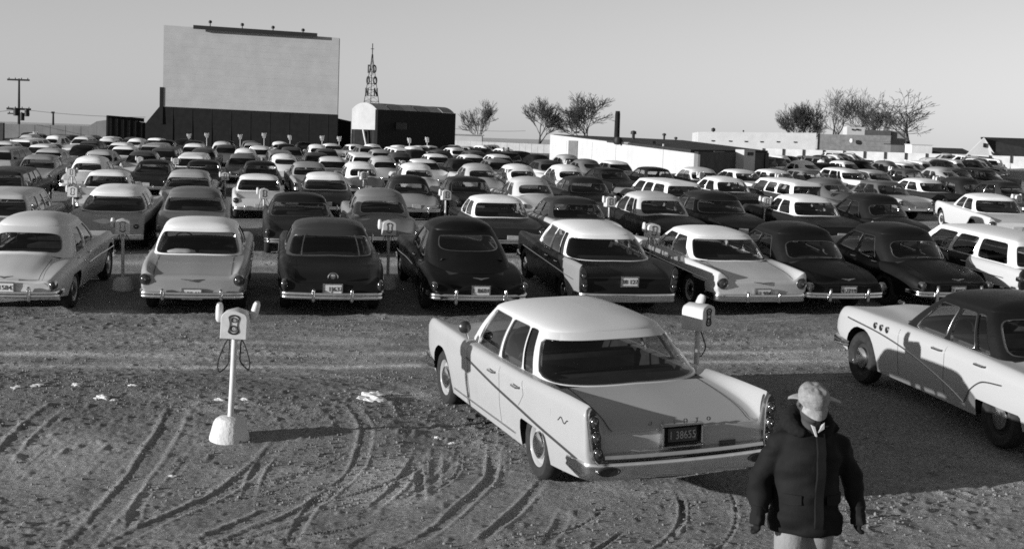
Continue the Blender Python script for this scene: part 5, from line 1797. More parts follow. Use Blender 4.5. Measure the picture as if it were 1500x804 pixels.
def gable_house():
    D = 165
    pk = at_depth(1442, 201, D); el = at_depth(1417, 226, D); er = at_depth(1459, 225, D - 1)
    rr = at_depth(1570, 205, D + 4); r2 = at_depth(1570, 230, D - 1)
    g = gz(pk[0], D) - .3
    r = thing('gabled_house', 'white gabled house with a steep dark roof at the far right', 'house', (pk[0], D, gz(pk[0], D)))
    ox, oy, oz = r.location
    w = er[0] - el[0]
    zt, ze = pk[2] - oz, el[2] - oz
    g -= oz
    # gable wall
    v = [(el[0] - ox, 0, g), (er[0] - ox, -.6, g), (er[0] - ox, -.6, ze + .1), (pk[0] - ox, 0, zt - .08), (el[0] - ox, 0, ze)]
    b = [(x, y + .3, z) for x, y, z in v]
    MB().add(v + b, [(0, 1, 2, 3, 4), (9, 8, 7, 6, 5)] + [(i, 5 + i, 5 + (i + 1) % 5, (i + 1) % 5) for i in range(5)]).build('gable_wall', M_WHITEWALL, r, sharp=None)
    # the roof plane that faces the lot, running right
    rx, x2 = rr[0] - ox, r2[0] - ox
    P = [(er[0] - ox - .1, -.9, ze - .15), (x2, -1.2, r2[2] - oz), (rx, 4, rr[2] - oz), (pk[0] - ox - .1, 1.0, zt)]
    lo = [(x, y + .08, z - .16) for x, y, z in P]
    MB().add(P + lo, [(0, 1, 2, 3), (7, 6, 5, 4), (0, 4, 5, 1), (1, 5, 6, 2), (2, 6, 7, 3), (3, 7, 4, 0)]).build('roof', M_ROOFING, r, sharp=None)
    P = [(pk[0] - ox - .1, 1.0, zt), (rx, 4, rr[2] - oz), (rx, 10, ze), (el[0] - ox - .2, 6, ze), (el[0] - ox - .25, -.2, ze - .12), (pk[0] - ox - .1, -.1, zt + .03)]
    MB().add([(pk[0] - ox + .02, .32, zt - .1), (el[0] - ox + .12, .32, ze - .1), (el[0] - ox + 3.5, 9, ze - .1), (pk[0] - ox + 3.5, 9, zt - .1)], [(0, 1, 2, 3)]).build('roof', M_ROOFING, r, sharp=None)
    wall_box('front_wall', er[0] - ox + .2, -.5, x2, -.8, g, ze - .2, r2[2] - oz - .05, .25, M_WHITEWALL, r)
    MB().box((pk[0] - ox, -.3, zt - 1.0), (.34, .2, .5)).build('vent', M_STEEL, r)
gable_house()

def pole(px, py_top, py_bot, D, label, arms, name='utility_pole'):
    a = at_depth(px, py_top, D); g = gz(a[0], D)
    r = thing(name, label, 'utility pole', (a[0], D, g))
    h = a[2] - g
    MB().tube([(0, 0, -.2), (0, 0, h * .5), (0, 0, h)], [.19, .16, .12], 8).build('pole', M_POLE, r)
    for (py, x0, x1, th) in arms:
        z = at_depth(px, py, D)[2] - g
        l = at_depth(x0, py, D)[0] - a[0]; rr = at_depth(x1, py, D)[0] - a[0]
        arm = MB().box(((l + rr) / 2, -.18, z), (rr - l, .14, th)).build('cross_arm', M_POLE, r)
        for k in range(4):
            MB().lathe([(.05, 0), (.07, .08), (.04, .16), (.001, .18)], 6, 'z', c=(l + (rr - l) * (.08 + .28 * k), -.18, z + th / 2)).build('insulator', M_STEEL, arm)
    return r, h
pr, ph = pole(28, 115.5, 182, 170, 'tall utility pole with cross arms and transformers at the far left', [(117.5, 11.5, 44, .22), (160, 10.5, 46, .26), (167, 12, 44, .16)])
for px, py, s in ((24, 164, .34), (40, 165, .30), (33, 171, .28)):
    v = at_depth(px, py, 169.5)
    o = MB().lathe([(.001, .5), (s, .45), (s, -.45), (s * .8, -.5), (.001, -.5)], 12, 'z', c=(v[0] - pr.location.x, v[1] - pr.location.y - .1, v[2] - pr.location.z)).build('transformer', M_STEEL, pr)
p2, _ = pole(78, 165, 182, 185, 'short utility pole behind the grey fence at the far left', [(166, 76, 80.5, .1)])
def wires():
    for lab, (x0, y0), (x1, y1), D0, D1 in (('thin power line sagging from the tall utility pole to the screen', (28, 160), (213, 172), 170, 160), ('thin power line running off to the left of the tall utility pole', (28, 160), (-60, 163), 170, 150), ('thin power line between the barn and the bare trees', (660, 188), (770, 192), 230, 235)):
        a, b = at_depth(x0, y0, D0), at_depth(x1, y1, D1)
        P = [(a[0] + (b[0] - a[0]) * t, a[1] + (b[1] - a[1]) * t, a[2] + (b[2] - a[2]) * t - 4 * .25 * t * (1 - t)) for t in np.linspace(0, 1, 14)]
        tag(MB().tube(P, .022, 4).build('power_line', M_STEEL), lab, 'cable')
wires()

# ------------------------------------------------------------------ bare trees
M_BARK = plain('bark', .045, .95, 0, .1, .3, 4)
M_TWIG = plain('twigs', .06, .95, 0, .1)
def bare_tree(px, py_base, py_top, half_px, D, label, seed, lean=0.0, multi=1, dense=1.0, name='bare_tree', tf=.30, spread=.74, thick=.030):
    R_ = random.Random(seed)
    a = at_depth(px, py_base, D); t = at_depth(px, py_top, D)
    g = gz(a[0], min(D, 208)) if a[2] < gz(a[0], min(D, 208)) + 4 else gz(a[0], min(D, 208))
    H = t[2] - g; wpx = at_depth(px + half_px, py_base, D)[0] - a[0]
    r = thing(name, label, 'tree', (a[0], D, g))
    trunk = MB(); crown = MB(); twig = MB()
    tips = []
    def grow(p, d, L, rad, lev, spread):
        n = 4 if lev < 3 else 3
        pts = [p]; dd = d.copy()
        for i in range(n):
            dd = (dd + Vector((R_.uniform(-1, 1), R_.uniform(-1, 1), R_.uniform(-.5, .8))) * (.07 + .028 * lev)).normalized()
            pts.append(pts[-1] + dd * (L / n))
        rr = [max(.045 if lev < 4 else (.036 if lev < 5 else .027), rad * (1 - .45 * i / n)) for i in range(n + 1)]
        tgt = trunk if lev == 0 else (crown if lev < 4 else twig)
        tgt.tube(pts, rr, 6 if lev < 2 else (4 if lev < 4 else 3), cap=False)
        if lev >= 6: return
        kids = (3 if R_.random() < .95 * dense else 2) + (1 if R_.random() < .35 * dense else 0)
        if multi > 1 and lev == 1: kids = 2
        for k in range(kids):
            i = n if k == 0 else R_.randint(1 if lev else 2, n)
            base = pts[i]
            ax = Vector((R_.uniform(-1, 1), R_.uniform(-1, 1), R_.uniform(-.25, .4))).normalized()
            ang = spread * (R_.uniform(.1, .4) if k == 0 else R_.uniform(.5, 1.05))
            nd = (dd * math.cos(ang) + (ax - dd * ax.dot(dd)).normalized() * math.sin(ang))
            nd.z += .16 - .015 * lev
            nd.x *= 1.15
            grow(base, nd.normalized(), L * R_.uniform(.68, .88), rr[i] * (.78 if k == 0 else .6), lev + 1, spread)
    for m in range(multi):
        d0 = Vector((lean + (R_.uniform(-.45, .45) if multi > 1 else 0), R_.uniform(-.2, .2), 1)).normalized()
        grow(Vector((R_.uniform(-.2, .2) if multi > 1 else 0, 0, -.2)), d0, H * (tf if multi == 1 else .34), H * thick / (1 if multi == 1 else 1.25), 0, spread)
    # fit the crown to the measured height and width
    allv = np.array(trunk.v + crown.v + twig.v)
    sz = H / np.percentile(allv[:, 2], 99.5); sx = wpx / np.percentile(np.abs(allv[:, 0] - np.median(allv[:, 0])), 98)
    sx = min(max(sx, .5), 2.2)
    for mb in (trunk, crown, twig): mb.v = [(x * sx, y * sx, z * sz) for x, y, z in mb.v]
    trunk.build('trunk', M_BARK, r); cr = crown.build('crown', M_BARK, r); tw = twig.build('twigs', M_TWIG, cr)
    return r
bare_tree(700, 207, 149, 29, 235, 'small bare tree between the barn and the dense bare tree', 3, 0, 3, .72, spread=.7)
bare_tree(789, 208, 146, 33, 215, 'dense bare tree with a slanting crown left of the white hall', 8, .10, 1, 1.25, tf=.32, thick=.040)
bare_tree(862, 208, 140, 40, 225, 'broad bare tree rising behind the left end of the white hall', 12, 0, 3, .95, spread=.85)
bare_tree(1176, 205, 152, 33, 240, 'squat rounded bare tree behind the flat white building', 21, 0, 4, 1.2)
bare_tree(1225, 206, 131, 32, 250, 'tall open bare tree behind the brick building, next to the squat tree', 33, -.12, 1, .72, tf=.40, spread=.85, thick=.042)
bare_tree(1262, 206, 134, 30, 262, 'bare tree in the middle of the clump behind the brick building', 40, .08, 2, .72, spread=.85, thick=.040)
bare_tree(1292, 206, 152, 26, 258, 'short bushy bare tree at the right of the clump behind the brick building', 55, 0, 2, 1.1)
bare_tree(1336, 214, 136, 42, 190, 'wide bare tree with one bent trunk standing clear right of the brick building', 64, -.14, 1, .74, tf=.42, spread=1.0, thick=.046)
def far_wall():
    pts = [(662, 206), (705, 207), (806, 212)]
    D = 188
    W3 = [at_depth(px, py, D) for px, py in pts]
    r = thing('board_fence', 'low pale fence between the dark barn and the white hall', 'fence', (W3[0][0], D, gz(W3[0][0], D)))
    ox, oy, oz = r.location
    n = 16
    for i in range(n):
        f0, f1 = i / n, (i + 1) / n
        a = [W3[0][k] + (W3[2][k] - W3[0][k]) * f0 for k in range(3)]; b = [W3[0][k] + (W3[2][k] - W3[0][k]) * f1 for k in range(3)]
        wall_box('panel', a[0] - ox, .02 * (i % 2), b[0] - ox - .03, .02 * (i % 2), gz(a[0], D) - .2 - oz, a[2] - oz, b[2] - oz, .1, M_PANEL, r)
    a = at_depth(655, 197.5, 200); b = at_depth(706, 199, 200)
    g = gz(a[0], 200) - .2
    t = thing('shed', 'long low white shed between the barn and the first bare tree', 'shed', ((a[0] + b[0]) / 2, 200, gz(a[0], 200)))
    w = b[0] - a[0]
    MB().box((0, 3, (a[2] + g) / 2 - t.location.z), (w, 6, a[2] - g)).build('wall', M_WHITEWALL, t)
    MB().box((0, 3, a[2] - t.location.z + .08), (w + .4, 6.4, .14)).build('roof', M_METAL, t)
far_wall()
# ------------------------------------------------------------------ where nobody parks
_n0 = at_depth(1020, 222.5, 80); _f0 = at_depth(808, 197.5, 128); _e0 = at_depth(1124, 224, 88)
_cx, _cy = (_n0[0] + _f0[0] + (_e0[0] - _n0[0])) / 2, (_n0[1] + _f0[1] + (_e0[1] - _n0[1])) / 2
BLOCKS.append((_cx, _cy, math.atan2(_f0[1] - _n0[1], _f0[0] - _n0[0]), math.hypot(_f0[0] - _n0[0], _f0[1] - _n0[1]) / 2 + 4, 6.5))
far_rows()

# ------------------------------------------------------------------ speaker posts
M_SPK = plain('speaker_paint', .52, .6, .1, .4, .12, 8)
M_CONC = plain('whitewashed_concrete', .55, .9, 0, .2, .15, 9, .5, 30)
M_CABLE = plain('rubber_cable', .02, .8)
M_GRILLE = plain('speaker_grille', .02, .7, .3, .4)

def post_meshes():
    k = {}
    k['base'] = MB().lathe([(.215, -.12), (.21, .02), (.20, .06), (.175, .17), (.155, .21), (.12, .235), (.05, .245), (.001, .245)], 24).mesh('base', [M_CONC], 35)
    k['pole'] = MB().tube([(0, 0, .22), (.002, 0, .6), (0, 0, 1.12)], .031, 12).mesh('pole', [M_SPK], 50)
    # hut-shaped box: arched section, front at -Y
    w, h, d = .135, .30, .14
    prof = [(-w, 0), (-w, .21)] + [(-w + .055 * (1 - math.cos(a)), .21 + .07 * math.sin(a)) for a in np.linspace(.3, 1.4, 4)] + [(0, .305)] + [(w - .055 * (1 - math.cos(a)), .21 + .07 * math.sin(a)) for a in np.linspace(1.4, .3, 4)] + [(w, .21), (w, 0)]
    rows = []
    for yy, s in ((-d, .96), (-d + .012, 1), (d - .012, 1), (d, .96)):
        rows.append([(x * s, yy, 1.08 + .15 + (z - .15) * s) for x, z in prof])
    mb = MB().grid(np.array(rows), closed_v=True)
    n = len(prof); b0 = 0
    mb.f.append(tuple(range(n))); mb.m.append(0)
    mb.f.append(tuple(range(3 * n, 4 * n))[::-1]); mb.m.append(0)
    k['box'] = mb.mesh('speaker_box', [M_SPK], 35)
    # the dark keyhole-shaped opening with two speaker cones, proud of the front
    mb = MB()
    P = []
    for a in np.linspace(0, 2 * PI, 32, endpoint=False):
        z = math.sin(a) * .105; wd = .052 + .010 * math.cos((z + .105) / .21 * 2 * PI)
        P.append((math.copysign(min(abs(math.cos(a)) * .09, wd), math.cos(a)), z))
    rows = [[(x * s, -d - yy, 1.235 + z * s) for x, z in P] for s, yy in ((1.0, -.01), (1.0, .006), (.86, .009), (.82, -.004), (.02, -.004))]
    mb.grid(np.array(rows), closed_v=True)
    k['opening'] = mb.mesh('speaker_opening', [M_GRILLE], 35)
    mb = MB()
    for dz, r in ((.048, .030), (-.042, .038)):
        mb.lathe([(r, .004), (r * .9, -.006), (r * .3, .004), (.001, -.002)], 14, 'y', c=(0, -d - .002, 1.235 + dz))
    # each cone its own mesh
    k['cones'] = []
    for dz, r in ((.048, .030), (-.042, .038)):
        k['cones'].append(MB().lathe([(r, .004), (r * .9, -.006), (r * .3, .004), (.001, -.002)], 14, 'y', c=(0, -d - .002, 1.235 + dz)).mesh('speaker_cone', [plain('cone_paper', .05, .6)], 40))
    # a hand speaker hung on a side hook
    mb = MB()
    prof = [(.001, -.10), (.04, -.098), (.056, -.07), (.058, 0), (.052, .065), (.034, .098), (.001, .10)]
    mb.lathe(prof, 14, 'z')
    mb.v = [(x * .72, y * 1.0, z) for x, y, z in mb.v]
    k['speaker'] = mb.mesh('hand_speaker', [M_SPK], 40)
    k['hook'] = MB().tube([(0, 0, 0), (.05, 0, .0), (.075, 0, .05)], .009, 6).mesh('hook', [M_SPK], 40)
    k['cables'] = []
    for v in ((-.10, .0, -.16, .34), (.11, .02, .17, .30)):
        sx, sy, ex, dr = v
        pts = [(sx * .5, sy, 1.09), (sx, sy - .02, 1.0), (ex, sy - .04, 1.10 - dr), (ex * .9, sy + .03, 1.04 - dr), (ex * .35, sy + .02, 1.10 - dr * .85), (sx * .55, sy + .03, 1.03), (sx * .9, sy + .02, 1.10)]
        P = densify([(p[0], p[2]) for p in pts], .03)
        Y = np.interp(np.linspace(0, 1, len(P)), np.linspace(0, 1, len(pts)), [p[1] for p in pts])
        k['cables'].append(MB().tube([(p[0], y, p[1]) for p, y in zip(P, Y)], .0075, 5).mesh('speaker_cable', [M_CABLE], 60))
    return k
PK = post_meshes()

def speaker_post(x, y, yaw, label, near=False, tilt=0.0, scale=1.0, z=None, empty_right=False):
    r = thing('speaker_post', label, 'speaker post', (x, y, (fine_z(x, y) if near else gz(x, y)) if z is None else z), yaw, 'drive-in speaker posts')
    r.rotation_mode = 'XYZ'; r.rotation_euler = (0, tilt, yaw)
    r.scale = (1, 1, scale)
    link('base', PK['base'], r); link('pole', PK['pole'], r)
    b = link('speaker_box', PK['box'], r)
    o = link('speaker_opening', PK['opening'], b)
    if near:
        for c in PK['cones']: link('speaker_cone', c, b)
    for k, sg in enumerate((-1, 1)):
        if empty_right and k == 0: continue
        if near or (x * 13.7 + y * 7.1) % 3 > .9 or k == 0:
            h = link('hand_speaker', PK['speaker'], r)
            if near:
                h.location = (sg * .185, .10, 1.345 + .02 * sg); h.rotation_euler = (.2, sg * .25 if sg > 0 else 0, 0)
            else:
                h.location = (sg * .185, .0, 1.30)
            if near:
                hk = link('hook', PK['hook'], r); hk.location = (sg * .13, .09, 1.30); hk.rotation_euler = (0, 0, 0 if sg > 0 else PI)
        if near or y < 60: link('speaker_cable', PK['cables'][k], r)
    return r

_x, _y = spot(336, 640, .03)
speaker_post(_x, _y, math.radians(4), 'white speaker post on a concrete foot standing alone in the rutted earth', True, math.radians(2.0))
_x, _y = spot(1023, 463, 1.24)
speaker_post(_x, _y, math.radians(50), 'speaker post beside the lone finned sedan, its box turned half away', True, 0, empty_right=True)
POSTS = [
    (181, 331, 'speaker post between the two leftmost cars of the front row'),
    (570, 333, 'speaker post between the dark hardtop and the black fastback'),
    (953, 337, 'speaker post beside the dark finned sedan with a white roof'),
    (1287, 335, 'speaker post between the two black rounded sedans'),
    (106, 280, 'speaker post beside the pale-roofed wagon in the second row'),
    (387, 283, 'speaker post in front of the all-white sedan of the third row'),
    (653, 285, 'speaker post beside the grey rounded sedan in the second row'),
    (893, 295, 'speaker post by the pale sedan with a dark roof in the second row'),
    (1120, 295, 'lone white speaker post between two black cars of the second row'),
    (1490, 291, 'speaker post by the all-white low sedan near the picture edge'),
    (105, 252, 'speaker post by the dark wagon with the white-framed rear window'),
    (331, 258, 'speaker post left of the all-white sedan in the third row'),
    (534, 257, 'speaker post right of the white-roofed black hardtop in the third row'),
    (745, 252, 'speaker post right of the dark sedan with paler flanks in the third row'),
    (1026, 256, 'speaker post by the white-roofed wagon of the third row'),
    (1141, 259, 'speaker post by the long white-roofed wagon of the third row'),
    (1372, 263, 'speaker post by the dark low sedan with a white roof in the third row'),
    (83, 233, 'speaker post in the fourth row, far left'),
    (206, 234, 'speaker post in the fourth row by a third-row white sedan'),
    (257, 236, 'speaker post in the fourth row behind the pale grey hardtop'),
    (590, 239, 'speaker post in the fourth row behind the pale sedan with a black roof'),
    (436, 235, 'speaker post in the fourth row behind the all-white sedan'),
    (830, 240, 'speaker post in the fourth row left of the white hall'),
    (1305, 247, 'speaker post in the fourth row, far right'),
]
for px, py, lab in POSTS:
    x, y = spot(px, py, 1.24)
    speaker_post(x, y, math.atan2(-(SCR[0] - x), SCR[1] - y) + math.radians(rng.uniform(-8, 8)), lab, False, math.radians(rng.uniform(-2, 2)))
FARP = [(277, 200), (303, 199), (352, 201), (387, 199), (425, 202), (472, 203), (497, 204), (52, 197), (600, 206), (626, 205)]
for i, (px, py) in enumerate(FARP):
    D = 133 - (6 if px < 100 else 0)
    x, y, z = at_depth(px, py, D)
    g = gz(x, y)
    speaker_post(x, y, math.radians(12), 'far speaker post against the dark screen base, %s from the left' % ORD[i] if px < 510 and px > 100 else ('far speaker post by the grey fence at the left' if px < 100 else 'far speaker post before the dark barn, %s of two' % ('left' if px == 600 else 'right')), False, 0, max(1.0, (z - g + .2) / 1.35))

# ------------------------------------------------------------------ people
def remeshed(name, mb, vox, mats, parent, smooth_it=4, wrinkle=None):
    me = mb.mesh(name, [mats], None)
    o = bpy.data.objects.new(name, me); COL.objects.link(o)
    m = o.modifiers.new('r', 'REMESH'); m.mode = 'VOXEL'; m.voxel_size = vox
    s = o.modifiers.new('s', 'SMOOTH'); s.iterations = smooth_it; s.factor = .5
    dg = bpy.context.evaluated_depsgraph_get()
    me2 = bpy.data.meshes.new_from_object(o.evaluated_get(dg))
    bpy.data.objects.remove(o)
    if wrinkle is not None:
        n = len(me2.vertices)
        co = np.empty(n * 3); me2.vertices.foreach_get('co', co); co = co.reshape(-1, 3)
        nr = np.empty(n * 3); me2.vertices.foreach_get('normal', nr); nr = nr.reshape(-1, 3)
        co = co + nr * wrinkle(co)[:, None]
        me2.vertices.foreach_set('co', co.ravel())
    me2.polygons.foreach_set('use_smooth', [True] * len(me2.polygons))
    me2.materials.clear(); me2.materials.append(mats)
    me2.update()
    return link(name, me2, parent)

def loft(mb, rings, n=20):
    """rings: (centre, rx, ry, tilt axis) ellipses stacked from below; closed at both ends"""
    rows = []
    for (c, rx, ry) in rings:
        rows.append([(c[0] + rx * math.cos(2 * PI * k / n), c[1] + ry * math.sin(2 * PI * k / n), c[2]) for k in range(n)])
    o = len(mb.v)
    mb.grid(np.array(rows), closed_v=True)
    mb.f.append(tuple(o + k for k in range(n))); mb.m.append(0)
    e = o + (len(rings) - 1) * n
    mb.f.append(tuple(e + k for k in range(n - 1, -1, -1))); mb.m.append(0)
    return mb

M_SKIN = plain('skin', .055, .55, 0, .4, .1, 30)
M_COAT = plain('dark_coat', .008, .78, 0, .14, .35, 5, .12, 90)
M_TROU = plain('khaki_trousers', .20, .9, 0, .2, .15, 7, .2, 80)
M_CAP = plain('pale_cap_cloth', .23, .9, 0, .2, .4, 18, .2, 90)
M_GLOVE = plain('dark_gloves', .008, .85, 0, .2)
M_SHIRT = plain('white_shirt', .42, .8)
M_SHOE = plain('black_shoes', .02, .4)

def big_man():
    D = 8.7
    x, y, _ = at_depth(1183, 700, D)
    g = fine_z(x, y)
    r = thing('person', 'man in a dark parka and pale flap cap walking towards the camera with bowed head', 'person', (x, y, g), math.radians(6))
    # faces -Y; +X is the picture's right
    def arm(mb, S, E, Wr, r0, r1, r2):
        mb.tube([(S[0] * .45, S[1], S[2] - .02), (S[0] * .8, S[1], S[2]), tuple(Vector(S).lerp(Vector(E), .15)), tuple(Vector(S).lerp(Vector(E), .5) + Vector((0, .01, 0))), E, tuple(Vector(E).lerp(Vector(Wr), .55)), Wr], [r0 * .9, r0 * .98, r0, (r0 + r1) / 2 * 1.0, r1, (r1 + r2) / 2, r2], 14)
    Ls, Le, Lw = (-.185, .02, 1.445), (-.300, .065, 1.19), (-.340, -.06, 1.00)
    Rs, Re, Rw = (.195, .02, 1.445), (.320, .07, 1.19), (.335, -.05, 1.00)
    hc = Vector((-.02, -.075, 1.69))                       # head centre, carried forward and down
    def head(mb):
        n = 20
        Rm = Matrix.Rotation(math.radians(22), 3, 'X')      # bowed: the face turns down
        rows = []
        for k in range(15):
            t = k / 14
            zz = -.118 + .236 * t
            w = .078 * max(.02, 1 - abs((t - .58) / .60) ** 2.6) ** .5
            dp = .098 * max(.02, 1 - abs((t - .60) / .62) ** 2.8) ** .5
            row = []
            for j in range(n):
                a = 2 * PI * j / n
                X = w * math.cos(a); Y = dp * math.sin(a)
                front = max(0, -math.sin(a))
                if front > .2:
                    if .10 < t < .30: Y -= .010 * front * (1 - abs(t - .2) / .1)              # chin
                    if .36 < t < .56 and abs(X) < .022: Y -= .026 * front * math.sin((.60 - t) / .24 * PI / 2 + .4)   # nose
                    if .56 < t < .66 and abs(X) > .012: Y += .008 * front                      # eye sockets
                    if .30 < t < .345: Y += .004 * front                                      # mouth line
                row.append(tuple(hc + Rm @ Vector((X, Y, zz))))
            rows.append(row)
        o = len(mb.v)
        mb.grid(np.array(rows), closed_v=True)
        mb.f.append(tuple(o + k for k in range(n))); mb.m.append(0)
        e = o + 14 * n
        mb.f.append(tuple(e + k for k in range(n - 1, -1, -1))); mb.m.append(0)
        for sg in (1, -1):
            mb.tube([tuple(hc + Rm @ Vector((sg * .078, .012, -.03))), tuple(hc + Rm @ Vector((sg * .090, .02, .0))), tuple(hc + Rm @ Vector((sg * .084, .015, .035)))], [.010, .014, .010], 8)
        mb.tube([(0, .0, 1.44), (-.006, -.035, 1.54), tuple(hc + Vector((0, .02, -.05)))], [.068, .062, .064], 14)
        return Rm
    def hand(mb, W_, d, sg, s=1.0):
        """palm, four bent fingers and a thumb, hanging from the wrist"""
        W_ = Vector(W_); d = Vector(d).normalized()
        fwd = Vector((0, -1, 0)); fwd = (fwd - d * fwd.dot(d)).normalized()
        side = d.cross(fwd)
        P = W_ + d * .055
        mb.tube([tuple(W_ - d * .01), tuple(W_ + d * .03), tuple(W_ + d * .095)], [.030 * s, .040 * s, .040 * s], 12)
        for k, (o, L) in enumerate(((-.030, .060), (-.010, .070), (.011, .066), (.030, .052))):
            b = W_ + d * .088 + fwd * (-o) * 1.05
            k1 = b + d * L * .55 + side * sg * .006
            k2 = k1 + (d * .7 + side * (-sg) * .7).normalized() * L * .42
            k3 = k2 + (d * .15 + side * (-sg)).normalized() * L * .30
            mb.tube([tuple(b), tuple(k1), tuple(k2), tuple(k3)], [.0125 * s, .0118 * s, .011 * s, .0085 * s], 8)
        t0 = W_ + d * .030 + fwd * .030
        mb.tube([tuple(t0), tuple(t0 + fwd * .026 + d * .030), tuple(t0 + fwd * .030 + d * .062 - side * sg * .012)], [.015 * s, .0135 * s, .010 * s], 8)
    # --- the body, one skin
    mb = MB()
    Rm = head(mb)
    loft(mb, [((0, .02, .92), .15, .11), ((0, .02, 1.02), .155, .115), ((0, .02, 1.18), .15, .115), ((0, .015, 1.34), .165, .11), ((0, .01, 1.44), .145, .09), ((0, .0, 1.53), .08, .07)])
    for S_, E_, W_ in ((Ls, Le, Lw), (Rs, Re, Rw)): arm(mb, S_, E_, W_, .045, .042, .032)
    for sg, fy in ((-1, -.10), (1, .10)):
        mb.tube([(sg * .09, .02, .95), (sg * .10, .02 + fy * .3, .70), (sg * .10, .0 + fy * .55, .48), (sg * .10, .02 + fy, .26), (sg * .10, .03 + fy * 1.2, .07)], [.10, .088, .062, .058, .042], 14)
        mb.tube([(sg * .10, .06 + fy * 1.2, .05), (sg * .105, -.04 + fy * 1.2, .045), (sg * .11, -.15 + fy * 1.2, .035)], [.042, .045, .034], 12)
    hand(mb, Lw, (-.10, -.10, -1), -1); hand(mb, Rw, (.02, -.10, -1), 1)
    body = remeshed('body', mb, .009, M_SKIN, r, 2)
    # --- clothes
    fold = lambda co: .034 * _noise2(co[:, 0] * 5 + co[:, 2] * 3, co[:, 2] * 12 + co[:, 1] * 4, 3) + .030 * _noise2(co[:, 0] * 7 + co[:, 1] * 7, co[:, 2] * 3.2, 5) + .012 * _noise2(co[:, 0] * 14 + co[:, 1] * 9, co[:, 2] * 24, 7)
    mb = MB()
    loft(mb, [((.01, .02, .845), .242, .178), ((.01, .02, .87), .246, .182), ((.01, .02, 1.0), .232, .172), ((.005, .02, 1.12), .215, .165), ((0, .015, 1.26), .222, .168), ((0, .01, 1.36), .222, .16), ((0, .012, 1.44), .215, .145), ((0, .015, 1.50), .175, .125), ((-.005, .015, 1.55), .125, .11), ((-.01, .01, 1.585), .10, .09)], 28)
    for S_, E_, W_ in ((Ls, Le, Lw), (Rs, Re, Rw)):
        arm(mb, S_, E_, (W_[0], W_[1], W_[2] - .015), .082, .078, .066)
    coat = remeshed('coat', mb, .012, M_COAT, r, 9, fold)
    # thick dark collar standing round the neck, open at the front
    mb = MB()
    P = [(.118 * math.cos(a) - .01, .105 * math.sin(a) + .005, 1.555 + .05 * math.sin(a)) for a in np.linspace(-PI / 2 + .42, 1.5 * PI - .42, 22)]
    mb.tube(P, [.030 + .042 * math.sin(PI * k / 21) ** .8 for k in range(22)], 12)
    mb.tube([(.20, .03, 1.50), (.10, .09, 1.57), (0, .12, 1.60), (-.12, .09, 1.57), (-.20, .03, 1.50)], [.03, .06, .07, .06, .03], 12)
    remeshed('collar', mb, .010, plain('pile_collar', .012, .95, 0, .1, .3, 40), coat, 3, lambda co: .006 * _noise2(co[:, 0] * 60, co[:, 2] * 60 + co[:, 1] * 50, 9))
    # front flap over the zip, pocket flaps, hem band
    mb = MB()
    rows = []
    for k in range(16):
        z = .88 + (1.53 - .88) * k / 15
        yy = -.155 - .012 * math.sin(k * .9) if z < 1.40 else -.155 + (z - 1.40) * .42
        rows.append([(.0, yy - .002, z), (.004, yy - .020, z), (.058, yy - .020, z), (.064, yy + .004, z)])
    mb.grid(np.array(rows)).build('coat_placket', M_COAT, coat, 60)
    for sg in (-1, 1):
        mb = MB()
        rows = []
        for k in range(9):
            x = sg * (.085 + .13 * k / 8)
            y = -.172 * math.sqrt(max(.05, 1 - ((x - .005) / .222) ** 2)) + .02
            rows.append([(x, y + .03, 1.115), (x, y - .012, 1.115), (x, y - .018, 1.055 - .006 * math.sin(PI * k / 8)), (x, y + .02, 1.05)])
        mb.grid(np.array(rows), closed_v=True).build('pocket_flap', M_COAT, coat, 60)
    # trousers
    mb = MB()
    loft(mb, [((0, .02, .84), .165, .125), ((0, .02, .95), .17, .13), ((0, .02, 1.02), .165, .125)])
    for sg, fy in ((-1, -.10), (1, .10)):
        mb.tube([(sg * .085, .02, .92), (sg * .098, .02 + fy * .3, .70), (sg * .10, .0 + fy * .55, .48), (sg * .10, .02 + fy, .26), (sg * .10, .03 + fy * 1.2, .07)], [.115, .105, .085, .08, .082], 16)
    remeshed('trousers', mb, .012, M_TROU, r, 3, lambda co: .008 * _noise2(co[:, 0] * 9, co[:, 2] * 9, 13))
    for sg, fy in ((-1, -.10), (1, .10)):
        mb = MB().tube([(sg * .10, .09 + fy * 1.2, .05), (sg * .105, -.04 + fy * 1.2, .05), (sg * .11, -.17 + fy * 1.2, .04)], [.046, .052, .036], 12)
        remeshed('shoe', mb, .008, M_SHOE, r, 2)
    # gloves over both hands
    for W_, d, sg in ((Lw, (-.10, -.10, -1), -1), (Rw, (.02, -.10, -1), 1)):
        mb = MB(); hand(mb, W_, d, sg, 1.30)
        mb.tube([tuple(Vector(W_) - Vector(d).normalized() * -.0 + Vector((0, 0, .03))), tuple(Vector(W_) + Vector(d).normalized() * .03)], [.046, .044], 12)
        remeshed('glove', mb, .006, M_GLOVE, r, 1)
    # cap with a bill and the flaps tied loose at the sides
    def T(p): return tuple(hc + Rm @ Vector(p))
    mb = MB()
    rows = []
    n = 24
    for s_, z in ((1.10, .024), (1.17, .045), (1.20, .075), (1.14, .105), (.92, .130), (.5, .140), (.05, .142)):
        rows.append([T((.084 * s_ * math.cos(2 * PI * k / n), .102 * s_ * math.sin(2 * PI * k / n) + .004, z + .004 * math.sin(5 * k))) for k in range(n)])
    mb.grid(np.array(rows), closed_v=True)
    o = 0
    mb.f.append(tuple(range(n))); mb.m.append(0)
    cp = remeshed('cap', mb, .007, M_CAP, r, 3, lambda co: .006 * _noise2(co[:, 0] * 26, co[:, 2] * 26 + co[:, 1] * 20, 17))
    # stiff band folded up above the bill, and the bill
    mb = MB()
    rows = []
